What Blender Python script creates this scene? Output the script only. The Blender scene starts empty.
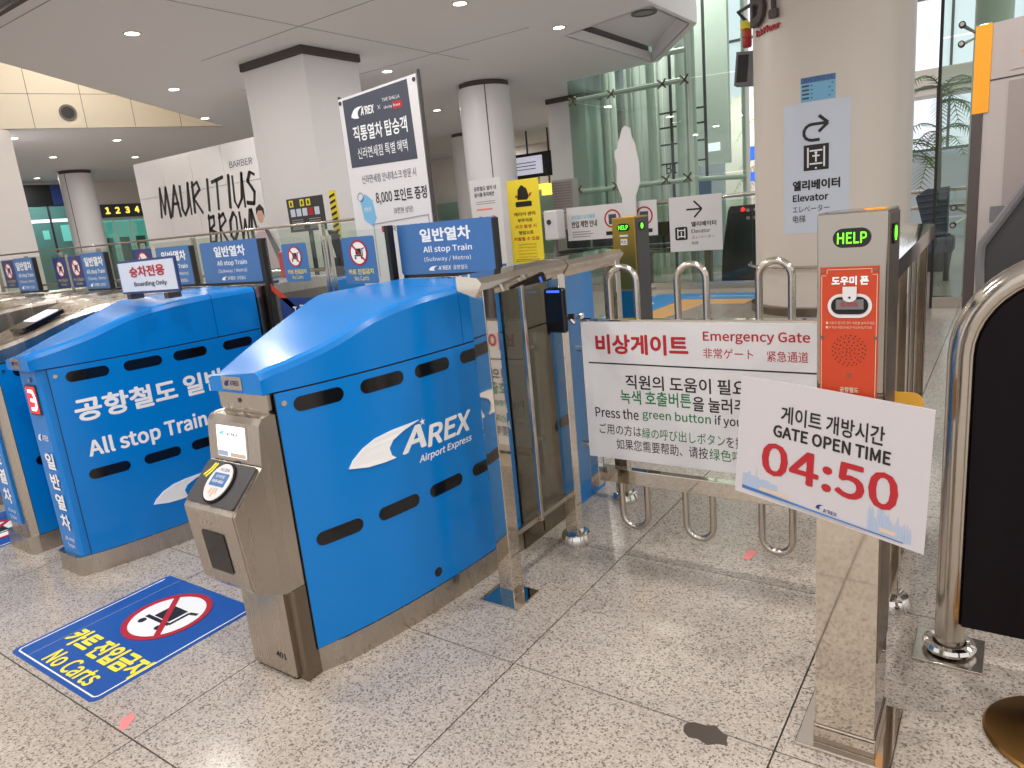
import bpy, bmesh, math, random
from mathutils import Vector, Matrix
from mathutils.geometry import tessellate_polygon
random.seed(7)
S = bpy.context.scene
COL = S.collection
# ------------------------------------------------------------------ camera
cam = bpy.data.cameras.new('camera'); cam.lens = 710.0/1024*36; cam.sensor_width = 36; cam.clip_start = 0.05
camo = bpy.data.objects.new('camera', cam); COL.objects.link(camo); S.camera = camo
th, ro, ya = 0.229029, -0.0957575, -0.6220302
f = Vector((math.sin(ya)*math.cos(th), math.cos(ya)*math.cos(th), -math.sin(th)))
r = Vector((math.cos(ya), -math.sin(ya), 0)); u = r.cross(f)
r2 = math.cos(ro)*r + math.sin(ro)*u; u2 = -math.sin(ro)*r + math.cos(ro)*u
camo.matrix_world = Matrix.Translation((0, 0, 1.55)) @ Matrix((r2, u2, -f)).transposed().to_4x4()
# ------------------------------------------------------------------ world, exposure
W = bpy.data.worlds.new('world'); S.world = W; W.use_nodes = True
W.node_tree.nodes['Background'].inputs[0].default_value = (1.0, 0.975, 0.96, 1)
W.node_tree.nodes['Background'].inputs[1].default_value = 1.08
S.cycles.transparent_max_bounces = 32
S.view_settings.view_transform = 'Standard'; S.view_settings.look = 'None'
S.view_settings.exposure = -0.1; S.view_settings.gamma = 1.0; S.view_settings.use_curve_mapping = False
LAMP_W = 50.0        # watts of one ceiling downlight
CZ = 4.2             # ceiling height

# ------------------------------------------------------------------ materials
def srgb(r_, g, b):
    return tuple(((c/255)/12.92 if c/255 <= .04045 else ((c/255+.055)/1.055)**2.4) for c in (r_, g, b))+(1,)
MATS = {}
def mat(name, rgb, rough=.5, metal=0, spec=.5, emit=0, coat=0, bump=None, noise=None):
    m = bpy.data.materials.new(name); m.use_nodes = True
    nt = m.node_tree; b = nt.nodes['Principled BSDF']; c = srgb(*rgb)
    b.inputs['Base Color'].default_value = c
    b.inputs['Roughness'].default_value = rough; b.inputs['Metallic'].default_value = metal
    b.inputs['Specular IOR Level'].default_value = spec
    b.inputs['Coat Weight'].default_value = coat; b.inputs['Coat Roughness'].default_value = .08
    if emit:
        b.inputs['Emission Color'].default_value = c; b.inputs['Emission Strength'].default_value = emit
    if bump or noise:
        geo = nt.nodes.new('ShaderNodeNewGeometry')
        mp = nt.nodes.new('ShaderNodeMapping'); nt.links.new(geo.outputs['Position'], mp.inputs[0])
        n = nt.nodes.new('ShaderNodeTexNoise'); nt.links.new(mp.outputs[0], n.inputs['Vector'])
        if bump:
            mp.inputs['Scale'].default_value = bump[0]; n.inputs['Scale'].default_value = 1; n.inputs['Detail'].default_value = 3
            bp = nt.nodes.new('ShaderNodeBump'); bp.inputs['Strength'].default_value = bump[1]; bp.inputs['Distance'].default_value = .001
            nt.links.new(n.outputs[0], bp.inputs['Height']); nt.links.new(bp.outputs[0], b.inputs['Normal'])
        if noise:
            mp2 = nt.nodes.new('ShaderNodeMapping'); nt.links.new(geo.outputs['Position'], mp2.inputs[0])
            mp2.inputs['Scale'].default_value = noise[0]
            n2 = nt.nodes.new('ShaderNodeTexNoise'); n2.inputs['Scale'].default_value = 1; n2.inputs['Detail'].default_value = 4
            nt.links.new(mp2.outputs[0], n2.inputs['Vector'])
            rp = nt.nodes.new('ShaderNodeMapRange'); rp.inputs[1].default_value = .3; rp.inputs[2].default_value = .7
            rp.inputs[3].default_value = max(0, rough-noise[1]); rp.inputs[4].default_value = rough+noise[1]
            nt.links.new(n2.outputs[0], rp.inputs[0]); nt.links.new(rp.outputs[0], b.inputs['Roughness'])
    MATS[name] = m; return m
def granite(name, tint):
    m = bpy.data.materials.new(name); m.use_nodes = True; nt = m.node_tree; b = nt.nodes['Principled BSDF']
    geo = nt.nodes.new('ShaderNodeNewGeometry')
    v = nt.nodes.new('ShaderNodeTexVoronoi'); v.inputs['Scale'].default_value = 170; nt.links.new(geo.outputs[0], v.inputs['Vector'])
    n = nt.nodes.new('ShaderNodeTexNoise'); n.inputs['Scale'].default_value = 120; n.inputs['Detail'].default_value = 3; nt.links.new(geo.outputs[0], n.inputs['Vector'])
    big = nt.nodes.new('ShaderNodeTexNoise'); big.inputs['Scale'].default_value = 1.7; big.inputs['Detail'].default_value = 4; nt.links.new(geo.outputs[0], big.inputs['Vector'])
    r1 = nt.nodes.new('ShaderNodeValToRGB'); e = r1.color_ramp.elements
    e[0].position = .0; e[0].color = srgb(96, 88, 82); e[1].position = 1; e[1].color = srgb(206, 197, 187)
    k = r1.color_ramp.elements.new(.28); k.color = srgb(124, 115, 108)
    k = r1.color_ramp.elements.new(.36); k.color = srgb(172, 162, 152)
    k = r1.color_ramp.elements.new(.62); k.color = srgb(192, 182, 172)
    sep = nt.nodes.new('ShaderNodeSeparateColor'); nt.links.new(v.outputs['Color'], sep.inputs[0])
    mx = nt.nodes.new('ShaderNodeMath'); mx.operation = 'MULTIPLY_ADD'; mx.inputs[1].default_value = .55
    sc = nt.nodes.new('ShaderNodeMath'); sc.operation = 'MULTIPLY'; sc.inputs[1].default_value = .48
    nt.links.new(sep.outputs[0], mx.inputs[0]); nt.links.new(n.outputs[0], sc.inputs[0]); nt.links.new(sc.outputs[0], mx.inputs[2])
    nt.links.new(mx.outputs[0], r1.inputs[0])
    mul = nt.nodes.new('ShaderNodeMix'); mul.data_type = 'RGBA'; mul.blend_type = 'MULTIPLY'; mul.inputs[0].default_value = 1
    r3 = nt.nodes.new('ShaderNodeValToRGB'); r3.color_ramp.elements[0].position = .3; r3.color_ramp.elements[0].color = (.86*tint, .85*tint, .84*tint, 1)
    r3.color_ramp.elements[1].position = .7; r3.color_ramp.elements[1].color = (1.0*tint, .99*tint, .98*tint, 1)
    nt.links.new(big.outputs[0], r3.inputs[0]); nt.links.new(r1.outputs[0], mul.inputs[6]); nt.links.new(r3.outputs[0], mul.inputs[7])
    nt.links.new(mul.outputs[2], b.inputs['Base Color'])
    b.inputs['Roughness'].default_value = .17; b.inputs['Specular IOR Level'].default_value = .45
    MATS[name] = m
def glass(name, rgb, refl=.10, rough=.0):
    m = bpy.data.materials.new(name); m.use_nodes = True; nt = m.node_tree
    for n in list(nt.nodes):
        if n.type != 'OUTPUT_MATERIAL': nt.nodes.remove(n)
    out = nt.nodes['Material Output']; t = nt.nodes.new('ShaderNodeBsdfTransparent'); g = nt.nodes.new('ShaderNodeBsdfGlossy')
    fr_ = nt.nodes.new('ShaderNodeFresnel'); fr_.inputs[0].default_value = 1.45
    ad = nt.nodes.new('ShaderNodeMath'); ad.operation = 'ADD'; ad.inputs[1].default_value = refl; ad.use_clamp = True
    t.inputs[0].default_value = srgb(*rgb); g.inputs['Roughness'].default_value = rough
    mx = nt.nodes.new('ShaderNodeMixShader')
    geo = nt.nodes.new('ShaderNodeNewGeometry')      # reflect once, on the outer face of a pane
    inv = nt.nodes.new('ShaderNodeMath'); inv.operation = 'SUBTRACT'; inv.inputs[0].default_value = 1
    mu = nt.nodes.new('ShaderNodeMath'); mu.operation = 'MULTIPLY'
    nt.links.new(geo.outputs['Backfacing'], inv.inputs[1]); nt.links.new(fr_.outputs[0], ad.inputs[0])
    nt.links.new(ad.outputs[0], mu.inputs[0]); nt.links.new(inv.outputs[0], mu.inputs[1]); nt.links.new(mu.outputs[0], mx.inputs[0])
    nt.links.new(t.outputs[0], mx.inputs[1]); nt.links.new(g.outputs[0], mx.inputs[2]); nt.links.new(mx.outputs[0], out.inputs[0])
    MATS[name] = m
granite('granite', .93)
mat('grout', (60, 50, 42), .9)
mat('stone_far', (188, 177, 161), .15)
mat('blue_paint', (0, 120, 202), .25, spec=.35, coat=.12)
mat('sign_blue', (60, 110, 168), .35)
mat('navy', (36, 58, 116), .4)
mat('sticker_blue', (34, 82, 158), .3)
mat('white_print', (238, 238, 238), .5)
mat('grey_print', (150, 150, 152), .5)
mat('board_white', (216, 213, 214), .3)
mat('paper', (199, 194, 198), .25)
mat('black_print', (26, 24, 24), .5)
mat('red_print', (176, 30, 40), .45)
mat('green_print', (30, 120, 66), .5)
mat('yellow_print', (240, 222, 60), .5)
mat('yellow_board', (246, 222, 56), .45)
mat('light_blue', (120, 180, 216), .5)
mat('pale_blue', (206, 214, 228), .4)
mat('city_blue', (168, 182, 206), .5)
mat('city_orange', (212, 188, 164), .5)
mat('slate', (66, 70, 84), .5)
mat('steel', (190, 181, 170), .27, 1, noise=((14, 14, .5), .07))
mat('dark_steel', (136, 124, 110), .27, 1)
mat('mirror_steel', (214, 206, 194), .05, 1)
mat('satin_steel', (196, 188, 178), .18, 1)
mat('post_steel', (176, 168, 158), .14, 1)
mat('chrome', (225, 222, 218), .07, 1)
mat('brass_steel', (196, 158, 74), .28, 1)
mat('brass', (150, 112, 62), .3, 1)
mat('black_gloss', (14, 13, 15), .12)
mat('black', (22, 20, 22), .5)
mat('black_panel', (20, 14, 18), .6, spec=.15)
mat('dark_grey', (58, 56, 58), .5)
mat('mid_grey', (112, 110, 112), .5)
mat('orange_paint', (190, 62, 26), .4)
mat('amber', (240, 160, 24), .45)
mat('yellow_plastic', (236, 178, 66), .4)
mat('white_paint', (226, 218, 210), .55)
mat('column_white', (221, 217, 218), .42)
mat('column_cream', (216, 206, 196), .42)
mat('ceiling_white', (236, 235, 239), .6)
mat('cream', (232, 222, 204), .6)
mat('trim_brown', (78, 68, 66), .6)
mat('machine_grey', (150, 138, 134), .5)
mat('machine_light', (176, 166, 162), .5)
mat('wall_pale', (206, 214, 222), .6)
mat('wall_green', (208, 213, 206), .6)
mat('tube_white', (216, 222, 214), .4)
mat('leaf', (78, 112, 40), .5)
mat('leaf_light', (140, 160, 64), .5)
mat('bark', (96, 84, 66), .8)
mat('fabric', (52, 54, 60), .85)
mat('quilt', (78, 84, 98), .85)
mat('skin', (206, 160, 140), .6)
mat('pink_shirt', (214, 176, 190), .7)
mat('denim', (88, 104, 142), .7)
mat('hair', (52, 42, 40), .6)
mat('stain', (74, 64, 56), .7)
mat('pink_tape', (232, 130, 130), .6)
mat('floor_blue', (58, 140, 205), .35)
mat('floor_orange', (214, 166, 104), .35)
mat('shop_dark', (14, 14, 18), .5)
mat('teal_wall', (96, 150, 148), .5)
mat('lamp', (255, 246, 228), .5, emit=14)
mat('led_green', (110, 255, 40), .5, emit=1.6)
mat('led_red', (255, 40, 50), .5, emit=1.6)
mat('led_white', (255, 222, 222), .5, emit=3)
mat('screen_white', (244, 246, 255), .4, emit=1.05)
mat('screen_blue', (60, 110, 235), .4, emit=1.0)
mat('screen_lilac', (214, 214, 232), .4, emit=.55)
mat('screen_yellow', (255, 226, 90), .4, emit=1.3)
mat('screen_teal', (110, 200, 190), .4, emit=.5)
mat('panel_glow', (226, 232, 244), .5, emit=.9)  # glow added to pale atrium panels that hold no lamp
glass('glass_green', (230, 239, 234), .03)
glass('glass_clear', (246, 250, 247), .01)
glass('glass_pale', (240, 246, 240), .02)

# ------------------------------------------------------------------ geometry helpers
class MB:
    """collects boxes, prisms, tubes ... as one mesh"""
    def __init__(s): s.v = []; s.f = []; s.sm = []
    def add(s, vs, fs, sm=False):
        o = len(s.v); s.v += [tuple(p) for p in vs]; s.f += [tuple(i+o for i in q) for q in fs]; s.sm += [sm]*len(fs); return s
    def box(s, x0, x1, y0, y1, z0, z1, bev=0):
        if bev:
            bm = bmesh.new(); bmesh.ops.create_cube(bm, size=1)
            for p in bm.verts: p.co = ((x0+x1)/2+p.co.x*(x1-x0), (y0+y1)/2+p.co.y*(y1-y0), (z0+z1)/2+p.co.z*(z1-z0))
            bmesh.ops.bevel(bm, geom=list(bm.edges), offset=bev, segments=2, affect='EDGES', profile=.5)
            bm.verts.index_update(); s.add([p.co for p in bm.verts], [[q.index for q in fc.verts] for fc in bm.faces]); bm.free(); return s
        return s.add([(x, y, z) for z in (z0, z1) for y in (y0, y1) for x in (x0, x1)],
                     [(0, 2, 3, 1), (4, 5, 7, 6), (0, 1, 5, 4), (2, 6, 7, 3), (0, 4, 6, 2), (1, 3, 7, 5)])
    def prism(s, poly, fn, a, b, tess=True):
        """poly: 2-D outline; fn(u,v,w) -> xyz; between w=a and w=b"""
        n = len(poly); vs = [fn(p[0], p[1], a) for p in poly]+[fn(p[0], p[1], b) for p in poly]
        tri = tessellate_polygon([[Vector((p[0], p[1], 0)) for p in poly]]) if tess else [tuple(range(n))]
        fs = [tuple(reversed(t)) for t in tri]+[tuple(i+n for i in t) for t in tri]
        fs += [(i, (i+1) % n, n+(i+1) % n, n+i) for i in range(n)]
        return s.add(vs, fs)
    def tube(s, pts, rad, n=10, closed=False):
        P = [Vector(p) for p in pts]; k = len(P); rings = []
        up = None
        for i in range(k):
            a = P[(i-1) % k] if (closed or i > 0) else P[i]; c = P[(i+1) % k] if (closed or i < k-1) else P[i]
            d = (c-a).normalized()
            if up is None:
                up = Vector((0, 0, 1)) if abs(d.z) < .9 else Vector((1, 0, 0))
            sd = d.cross(up).normalized(); up = sd.cross(d).normalized()
            rr = rad[i] if isinstance(rad, (list, tuple)) else rad
            rings.append([P[i]+rr*(math.cos(2*math.pi*j/n)*sd+math.sin(2*math.pi*j/n)*up) for j in range(n)])
        vs = [p for g in rings for p in g]; fs = []
        for i in range(k if closed else k-1):
            o = i*n; q = ((i+1) % k)*n
            fs += [(o+j, o+(j+1) % n, q+(j+1) % n, q+j) for j in range(n)]
        if not closed: fs += [tuple(reversed(range(n))), tuple(range((k-1)*n, k*n))]
        return s.add(vs, fs, True)
    def lathe(s, cx, cy, prof, n=32):
        k = len(prof); vs = [(cx+p[0]*math.cos(2*math.pi*j/n), cy+p[0]*math.sin(2*math.pi*j/n), p[1]) for j in range(n) for p in prof]
        fs = [(j*k+i, ((j+1) % n)*k+i, ((j+1) % n)*k+i+1, j*k+i+1) for j in range(n) for i in range(k-1)]
        if prof[0][0] > 1e-6: fs.append(tuple(reversed([j*k for j in range(n)])))
        if prof[-1][0] > 1e-6: fs.append(tuple(j*k+k-1 for j in range(n)))
        return s.add(vs, fs, True)
    def torus(s, cx, cy, z, R, rr, n=28):
        return s.tube([(cx+R*math.cos(2*math.pi*i/n), cy+R*math.sin(2*math.pi*i/n), z) for i in range(n)], rr, 8, True)
    def grid(s, rows, flip=False):
        m = len(rows[0]); vs = [p for q in rows for p in q]
        fs = [(i*m+j, i*m+j+1, (i+1)*m+j+1, (i+1)*m+j) for i in range(len(rows)-1) for j in range(m-1)]
        return s.add(vs, [tuple(reversed(q)) for q in fs] if flip else fs, True)
def mesh(name, mb, m, off=(0, 0, 0), smooth=True, ang=40):
    me = bpy.data.meshes.new(name)
    me.from_pydata([(p[0]-off[0], p[1]-off[1], p[2]-off[2]) for p in mb.v], [], mb.f); me.update()
    bm = bmesh.new(); bm.from_mesh(me); bmesh.ops.recalc_face_normals(bm, faces=bm.faces); bm.to_mesh(me); bm.free()
    if smooth:
        me.set_sharp_from_angle(angle=math.radians(ang)); me.polygons.foreach_set('use_smooth', mb.sm)
    me.materials.append(MATS[m]); return me
class Thing:
    def __init__(s, name, label, cat, loc, group=None):
        s.o = bpy.data.objects.new(name, None); COL.objects.link(s.o); s.loc = loc; s.o.location = loc
        s.o.empty_display_size = .1
        s.o['label'] = label; s.o['category'] = cat
        if group: s.o['group'] = group
    def part(s, name, mb, m, parent=None, label=None, smooth=True, ang=40):
        o = bpy.data.objects.new(name, mesh(name, mb, m, s.loc, smooth, ang)); COL.objects.link(o); o.parent = parent or s.o
        if label: o['label'] = label
        return o
    def text(s, body, fr, box, m, parent=None, bold=0, name='lettering', shear=0, lift=.0012, keep=False):
        o = bpy.data.objects.new(name, textmesh(body, fr, box, m, s.loc, bold, shear, lift, keep)); COL.objects.link(o); o.parent = parent or s.o
        return o
def solo(name, mb, m, label, cat, group=None, kind=None, loc=None, smooth=True):
    """a thing that is one mesh; origin at its base"""
    if loc is None:
        xs, ys, zs = zip(*mb.v); loc = ((min(xs)+max(xs))/2, (min(ys)+max(ys))/2, min(zs))
    o = bpy.data.objects.new(name, mesh(name, mb, m, loc, smooth)); o.location = loc; COL.objects.link(o)
    if label: o['label'] = label
    if cat: o['category'] = cat
    if group: o['group'] = group
    if kind: o['kind'] = kind
    return o
class Struct(Thing):
    def __init__(s, name, mb, m, label, cat='building', smooth=True):
        s.loc = (0, 0, 0); s.o = solo(name, mb, m, label, cat, kind='structure', loc=(0, 0, 0), smooth=smooth)
class Fr:
    def __init__(s, O, U=(1, 0, 0), V=(0, 0, 1)):
        s.O = Vector(O); s.U = Vector(U); s.V = Vector(V); s.N = s.U.cross(s.V).normalized()
    def pt(s, a, b, c=0): return tuple(s.O+s.U*a+s.V*b+s.N*c)
class CylFr:       # wraps a flat layout round a vertical cylinder, facing -Y at a = 0
    def __init__(s, cx, cy, R): s.c = (cx, cy, R)
    def pt(s, a, b, c=0):
        cx, cy, R = s.c; t = a/R; return (cx+(R+c)*math.sin(t), cy-(R+c)*math.cos(t), b)
class SideFr:      # a gate's bulging side: a = Y, b = Z
    def __init__(s, fn): s.fn = fn
    def pt(s, a, b, c=0): return (s.fn(a)+c, a, b)
import os
try:
    FONT = bpy.data.fonts.load(os.path.join(bpy.utils.system_resource('DATAFILES', path='fonts'), 'Noto Sans CJK Regular.woff2'))
except Exception:
    FONT = None
GLYPHS = {}
def textmesh(body, fr, box, m, off, bold=0, shear=0, lift=.0012, keep=False):
    if (body, shear) not in GLYPHS:
        cu = bpy.data.curves.new('t', 'FONT'); cu.body = body; cu.resolution_u = 3; cu.shear = shear
        if FONT: cu.font = FONT
        ob = bpy.data.objects.new('t', cu); me = bpy.data.meshes.new_from_object(ob)
        bpy.data.objects.remove(ob); bpy.data.curves.remove(cu)
        GLYPHS[(body, shear)] = ([(v.co.x, v.co.y) for v in me.vertices], [tuple(p.vertices) for p in me.polygons]); bpy.data.meshes.remove(me)
    V, F = GLYPHS[(body, shear)]
    e = bold*.58      # heavier weight: the strokes repeated around their centre
    sh = [(0, 0)] if e <= 0 else [(e*math.cos(t), e*math.sin(t)) for t in (math.pi*k/4 for k in range(8))]
    x0, x1 = min(p[0] for p in V)-e, max(p[0] for p in V)+e; y0, y1 = min(p[1] for p in V)-e, max(p[1] for p in V)+e
    a0, a1, b0, b1 = box; sx = (a1-a0)/(x1-x0); sy = (b1-b0)/(y1-y0); vs = []; fs = []
    for k, (dx, dy) in enumerate(sh):
        o = len(vs); lf = lift+k*lift*.004
        for x, y in V:
            p = fr.pt(a0+(x+dx-x0)*sx, b0+(y+dy-y0)*sy, lf); vs.append((p[0]-off[0], p[1]-off[1], p[2]-off[2]))
        fs += [tuple(q+o for q in f_) for f_ in F]
    me = bpy.data.meshes.new('lettering'); me.from_pydata(vs, [], fs); me.materials.append(MATS[m]); return me
def rect(a0, a1, b0, b1, rad=0, n=4):
    if not rad: return [(a0, b0), (a1, b0), (a1, b1), (a0, b1)]
    out = []
    for cx, cy, t0 in ((a1-rad, b0+rad, -90), (a1-rad, b1-rad, 0), (a0+rad, b1-rad, 90), (a0+rad, b0+rad, 180)):
        for i in range(n+1):
            t = math.radians(t0+90*i/n); out.append((cx+rad*math.cos(t), cy+rad*math.sin(t)))
    return out
def ell(cx, cy, ra, rb=None, n=28):
    rb = rb or ra
    return [(cx+ra*math.cos(2*math.pi*i/n), cy+rb*math.sin(2*math.pi*i/n)) for i in range(n)]
def ring(fr, cx, cy, ra, rb, wd, w0, w1, n=36):
    mb = MB(); rows = []
    for i in range(n+1):
        t = 2*math.pi*i/n; c, s_ = math.cos(t), math.sin(t)
        rows.append([fr.pt(cx+(ra-wd)*c, cy+(rb-wd)*s_, w0), fr.pt(cx+(ra-wd)*c, cy+(rb-wd)*s_, w1), fr.pt(cx+ra*c, cy+rb*s_, w1), fr.pt(cx+ra*c, cy+rb*s_, w0)])
    return mb.grid(rows)
def line(fr, a0, b0, a1, b1, wd, w0=.0005, w1=.0015):
    d = Vector((a1-a0, b1-b0)); n = Vector((-d.y, d.x)).normalized()*wd/2
    return [(a0-n.x, b0-n.y), (a1-n.x, b1-n.y), (a1+n.x, b1+n.y), (a0+n.x, b0+n.y)]
def lines(fr, segs, wd, w=.0016):
    mb = MB()
    for q in segs: mb.prism(line(fr, *q, wd), fr.pt, .0004, w)
    return mb
def interp(x, tab):
    if x <= tab[0][0]: return tab[0][1]
    for (a, b), (c, d) in zip(tab, tab[1:]):
        if x <= c:
            t = (x-a)/(c-a); return b+(d-b)*t
    return tab[-1][1]
def stadium(fr, a0, a1, z, h, w0, w1):
    xs = [a0+h*(1-math.cos(math.pi/2*i/6)) for i in range(7)]+[a0+h+(a1-a0-2*h)*i/5 for i in range(1, 5)]+[a1-h*(1-math.cos(math.pi/2*i/6)) for i in range(6, -1, -1)]
    rows = []
    for x in xs:
        k = max(0, a0+h-x, x-(a1-h)); hh = math.sqrt(max(1e-9, h*h-k*k)); rows.append([fr.pt(x, z-hh, w0), fr.pt(x, z-hh, w1), fr.pt(x, z+hh, w1), fr.pt(x, z+hh, w0)])
    return MB().grid(rows)
SWOOSH = [(0, .184), (.057, .412), (.189, .684), (.365, .886), (.596, .97), (1, 1), (.757, .833), (.593, .64), (.53, .412), (.548, .149), (.608, .009), (.443, 0), (.228, .035)]
def swoosh(fr, a0, a1, b0, b1, lift=.003):
    return MB().prism([(a0+(a1-a0)*p[0], b0+(b1-b0)*p[1]) for p in SWOOSH], fr.pt, .0002, lift)
def arex(T, fr, a0, a1, b0, b1, m='white_print', parent=None, tail=None):
    """swoosh + word mark in the box"""
    w = a1-a0
    e = .42 if tail else .36
    T.part('logo', swoosh(fr, a0, a0+w*(.24 if tail else .36), b0, b1), m, parent)
    T.text("A'REX", fr, (a0+w*(.24 if tail else .36), a0+w*(.58 if tail else 1), b0+(b1-b0)*.1, b1), m, parent, .01, shear=.2)
    if tail: T.text(tail, fr, (a0+w*.63, a1, b0+(b1-b0)*.05, b1), m, parent)
def cart_icon(T, fr, cx, cy, s, parent=None, m='black_print', lift=.003):
    """luggage trolley with a case, inside a red prohibition ring of radius s"""
    T.part('disc', MB().prism(ell(cx, cy, s*.93), fr.pt, .0005, lift-.0012), 'white_print', parent)
    b = MB()
    for q in ((-.5, -.22, .42, -.22, .1), (.42, -.22, .42, .3, .08), (.42, .3, .66, .36, .09)):
        b.prism(line(fr, cx+q[0]*s, cy+q[1]*s, cx+q[2]*s, cy+q[3]*s, q[4]*s), fr.pt, .0008, lift)
    b.prism(rect(cx-.32*s, cx+.3*s, cy-.14*s, cy+.34*s), fr.pt, .0008, lift)
    for k in (-.4, .3): b.prism(ell(cx+k*s, cy-.4*s, .1*s, n=10), fr.pt, .0008, lift)
    T.part('trolley_pictogram', b, m, parent)
    T.part('prohibition_ring', ring(fr, cx, cy, s, s, s*.14, .0008, lift+.0006), 'red_print', parent)
    T.part('prohibition_bar', MB().prism(line(fr, cx-.6*s, cy+.6*s, cx+.6*s, cy-.6*s, s*.14), fr.pt, .0008, lift+.0008), 'red_print', parent)

# ------------------------------------------------------------------ setting: floor
TX, TY = .905, .912
fl = Struct('floor', MB().box(-9.6, 2.3, -2.0, 14.6, -.06, -.0065), 'grout', 'speckled beige granite floor of large square slabs', 'floor')
tile_me = mesh('tile', MB().box(.0028, TX-.0028, .0028, TY-.0028, -.0064, 0), 'granite', smooth=False)
for i in range(-8, 4):
    for j in range(-4, 14):
        o = bpy.data.objects.new('tile', tile_me); COL.objects.link(o); o.parent = fl.o
        o.location = (-1.385+i*TX, 1.780+j*TY, 0)
x_lo, x_hi, y_lo, y_hi = -1.385-8*TX, -1.385+4*TX, 1.78-4*TY, 1.78+14*TY
far = MB()
for a in ((-34, x_lo, -9, 32), (x_hi, 12, -9, 32), (x_lo, x_hi, -9, y_lo), (x_lo, x_hi, y_hi, 32)): far.box(*a, -.05, 0)
fp = fl.part('far_paving', far, 'granite', smooth=False)
# ------------------------------------------------------------------ setting: ceiling
P0, P1, P2 = Vector((-14.96, 10.59)), Vector((-8.4, .25)), Vector((-18.8, 1.4))
outer = [(-34, -4), (4, -4), (4, 8.6), (-4.2, 8.6), (-4.2, 11.6), (-5.83, 13.9), (-8.0, 13.9), (-8.0, 30), (-34, 30)]
hole1 = [tuple(P0), tuple(P1), tuple(P2)]
hole2 = [(-5.84, 10.45), (-5.84, 13.74), (-4.28, 11.54), (-4.28, 10.05)]
loops = [[Vector((p[0], p[1], 0)) for p in q] for q in (outer, hole1, hole2)]
flat = [v for q in loops for v in q]
cb = MB(); cb.add([(p.x, p.y, CZ) for p in flat], [tuple(t) for t in tessellate_polygon(loops)])
cl = Struct('ceiling', cb, 'ceiling_white', 'smooth white suspended ceiling with recessed lamps', 'ceiling', smooth=False)
cl.part('roof_slab', MB().box(-34, 4, -4, 8.6, 6.2, 6.4).box(-34, -4.2, 8.6, 11.5, 6.2, 6.4).box(-34, -8, 11.5, 30, 6.2, 6.4), 'ceiling_white')
# joints between ceiling panels
jt = MB()
for y in (4.1, 6.8, 9.5): jt.box(-9.9, -5.9, y, y+.012, CZ-.004, CZ-.001)
for x in (-7.7, -11.4): jt.box(x, x+.012, -1 if x > -9 else 8.5, 10.4, CZ-.004, CZ-.001)
cl.part('panel_joint', jt, 'grey_print')
# raised ceiling bay next to the glass lift
bay = hole2
XYZ = lambda a, b, c: (a, b, c)
cl.part('raised_panel', MB().prism(bay, XYZ, CZ+.26, CZ+.29), 'ceiling_white')
def fascia(p, q_, z0, z1, t=.02):
    d_ = Vector((q_[0]-p[0], q_[1]-p[1])); n2 = Vector((-d_.y, d_.x)).normalized()*t
    return MB().prism([p, q_, (q_[0]+n2.x, q_[1]+n2.y), (p[0]+n2.x, p[1]+n2.y)], XYZ, z0, z1)
cl.part('bay_fascia', fascia(bay[0], bay[1], CZ, CZ+.16), 'white_print')
for a, b in ((1, 2), (2, 3), (3, 0)): cl.part('bay_fascia', fascia(bay[a], bay[b], CZ, CZ+.26), 'ceiling_white')
cl.part('bay_shadow_gap', fascia((-5.9, 10.45), (-5.9, 13.74), CZ+.1, CZ+.29), 'trim_brown')
cl.part('edge_fascia', fascia((-4.2, 8.6), (-4.2, 11.6), CZ-.005, CZ+1.6, -.03), 'white_print')
cl.part('edge_fascia', fascia((-4.2, 11.6), (-5.83, 13.9), CZ-.005, CZ+1.6, -.03), 'ceiling_white')
cl.part('edge_fascia', MB().box(-4.2, 4, 8.58, 8.62, CZ-.005, CZ+1.6), 'white_paint')
# light well: far wall of cream panels
d = (P2-P0).normalized(); n_ = Vector((-d.y, d.x))
if n_.dot(Vector((1, 0))) < 0: n_ = -n_
wf = Fr((P0.x, P0.y, CZ), (d.x, d.y, 0), (0, 0, 1))
L = (P2-P0).length
wl = Struct('wall_light_well', MB().prism(rect(0, L, 0, 2.0), wf.pt, .05, .0), 'trim_brown', 'cream panelled wall rising inside the triangular ceiling opening', 'wall')
sgn = 1 if wf.N.dot(Vector((n_.x, n_.y, 0))) > 0 else -1
k = 0
while k*.92+.9 < L:
    for b0, b1 in ((0.0, .66), (.67, 1.3), (1.31, 1.98)):
        wl.part('panel', MB().prism(rect(k*.92+.005, k*.92+.915, b0, b1), wf.pt, .002*sgn, .02*sgn), 'cream', smooth=False)
    k += 1
gp = Thing('speaker_grille', 'small round dark loudspeaker grille on the cream panelled bulkhead', 'speaker', tuple(wf.pt(3.05, .3, .02*sgn)))
gp.part('rim', ring(wf, 3.05, .3, .16, .16, .04, .02*sgn, .04*sgn), 'mid_grey')
gp.part('mesh_disc', MB().prism(ell(3.05, .3, .125), wf.pt, .02*sgn, .03*sgn), 'dark_grey')
df = Fr((P0.x, P0.y, CZ), ((P1-P0).x/(P1-P0).length, (P1-P0).y/(P1-P0).length, 0), (0, 0, 1))
cl.part('well_side', MB().prism(rect(0, (P1-P0).length, 0, 2.0), df.pt, -.01, .01), 'cream')
ef = Fr((P1.x, P1.y, CZ), ((P2-P1).x/(P2-P1).length, (P2-P1).y/(P2-P1).length, 0), (0, 0, 1))
cl.part('well_side', MB().prism(rect(0, (P2-P1).length, 0, 2.0), ef.pt, -.01, .01), 'cream')
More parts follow.
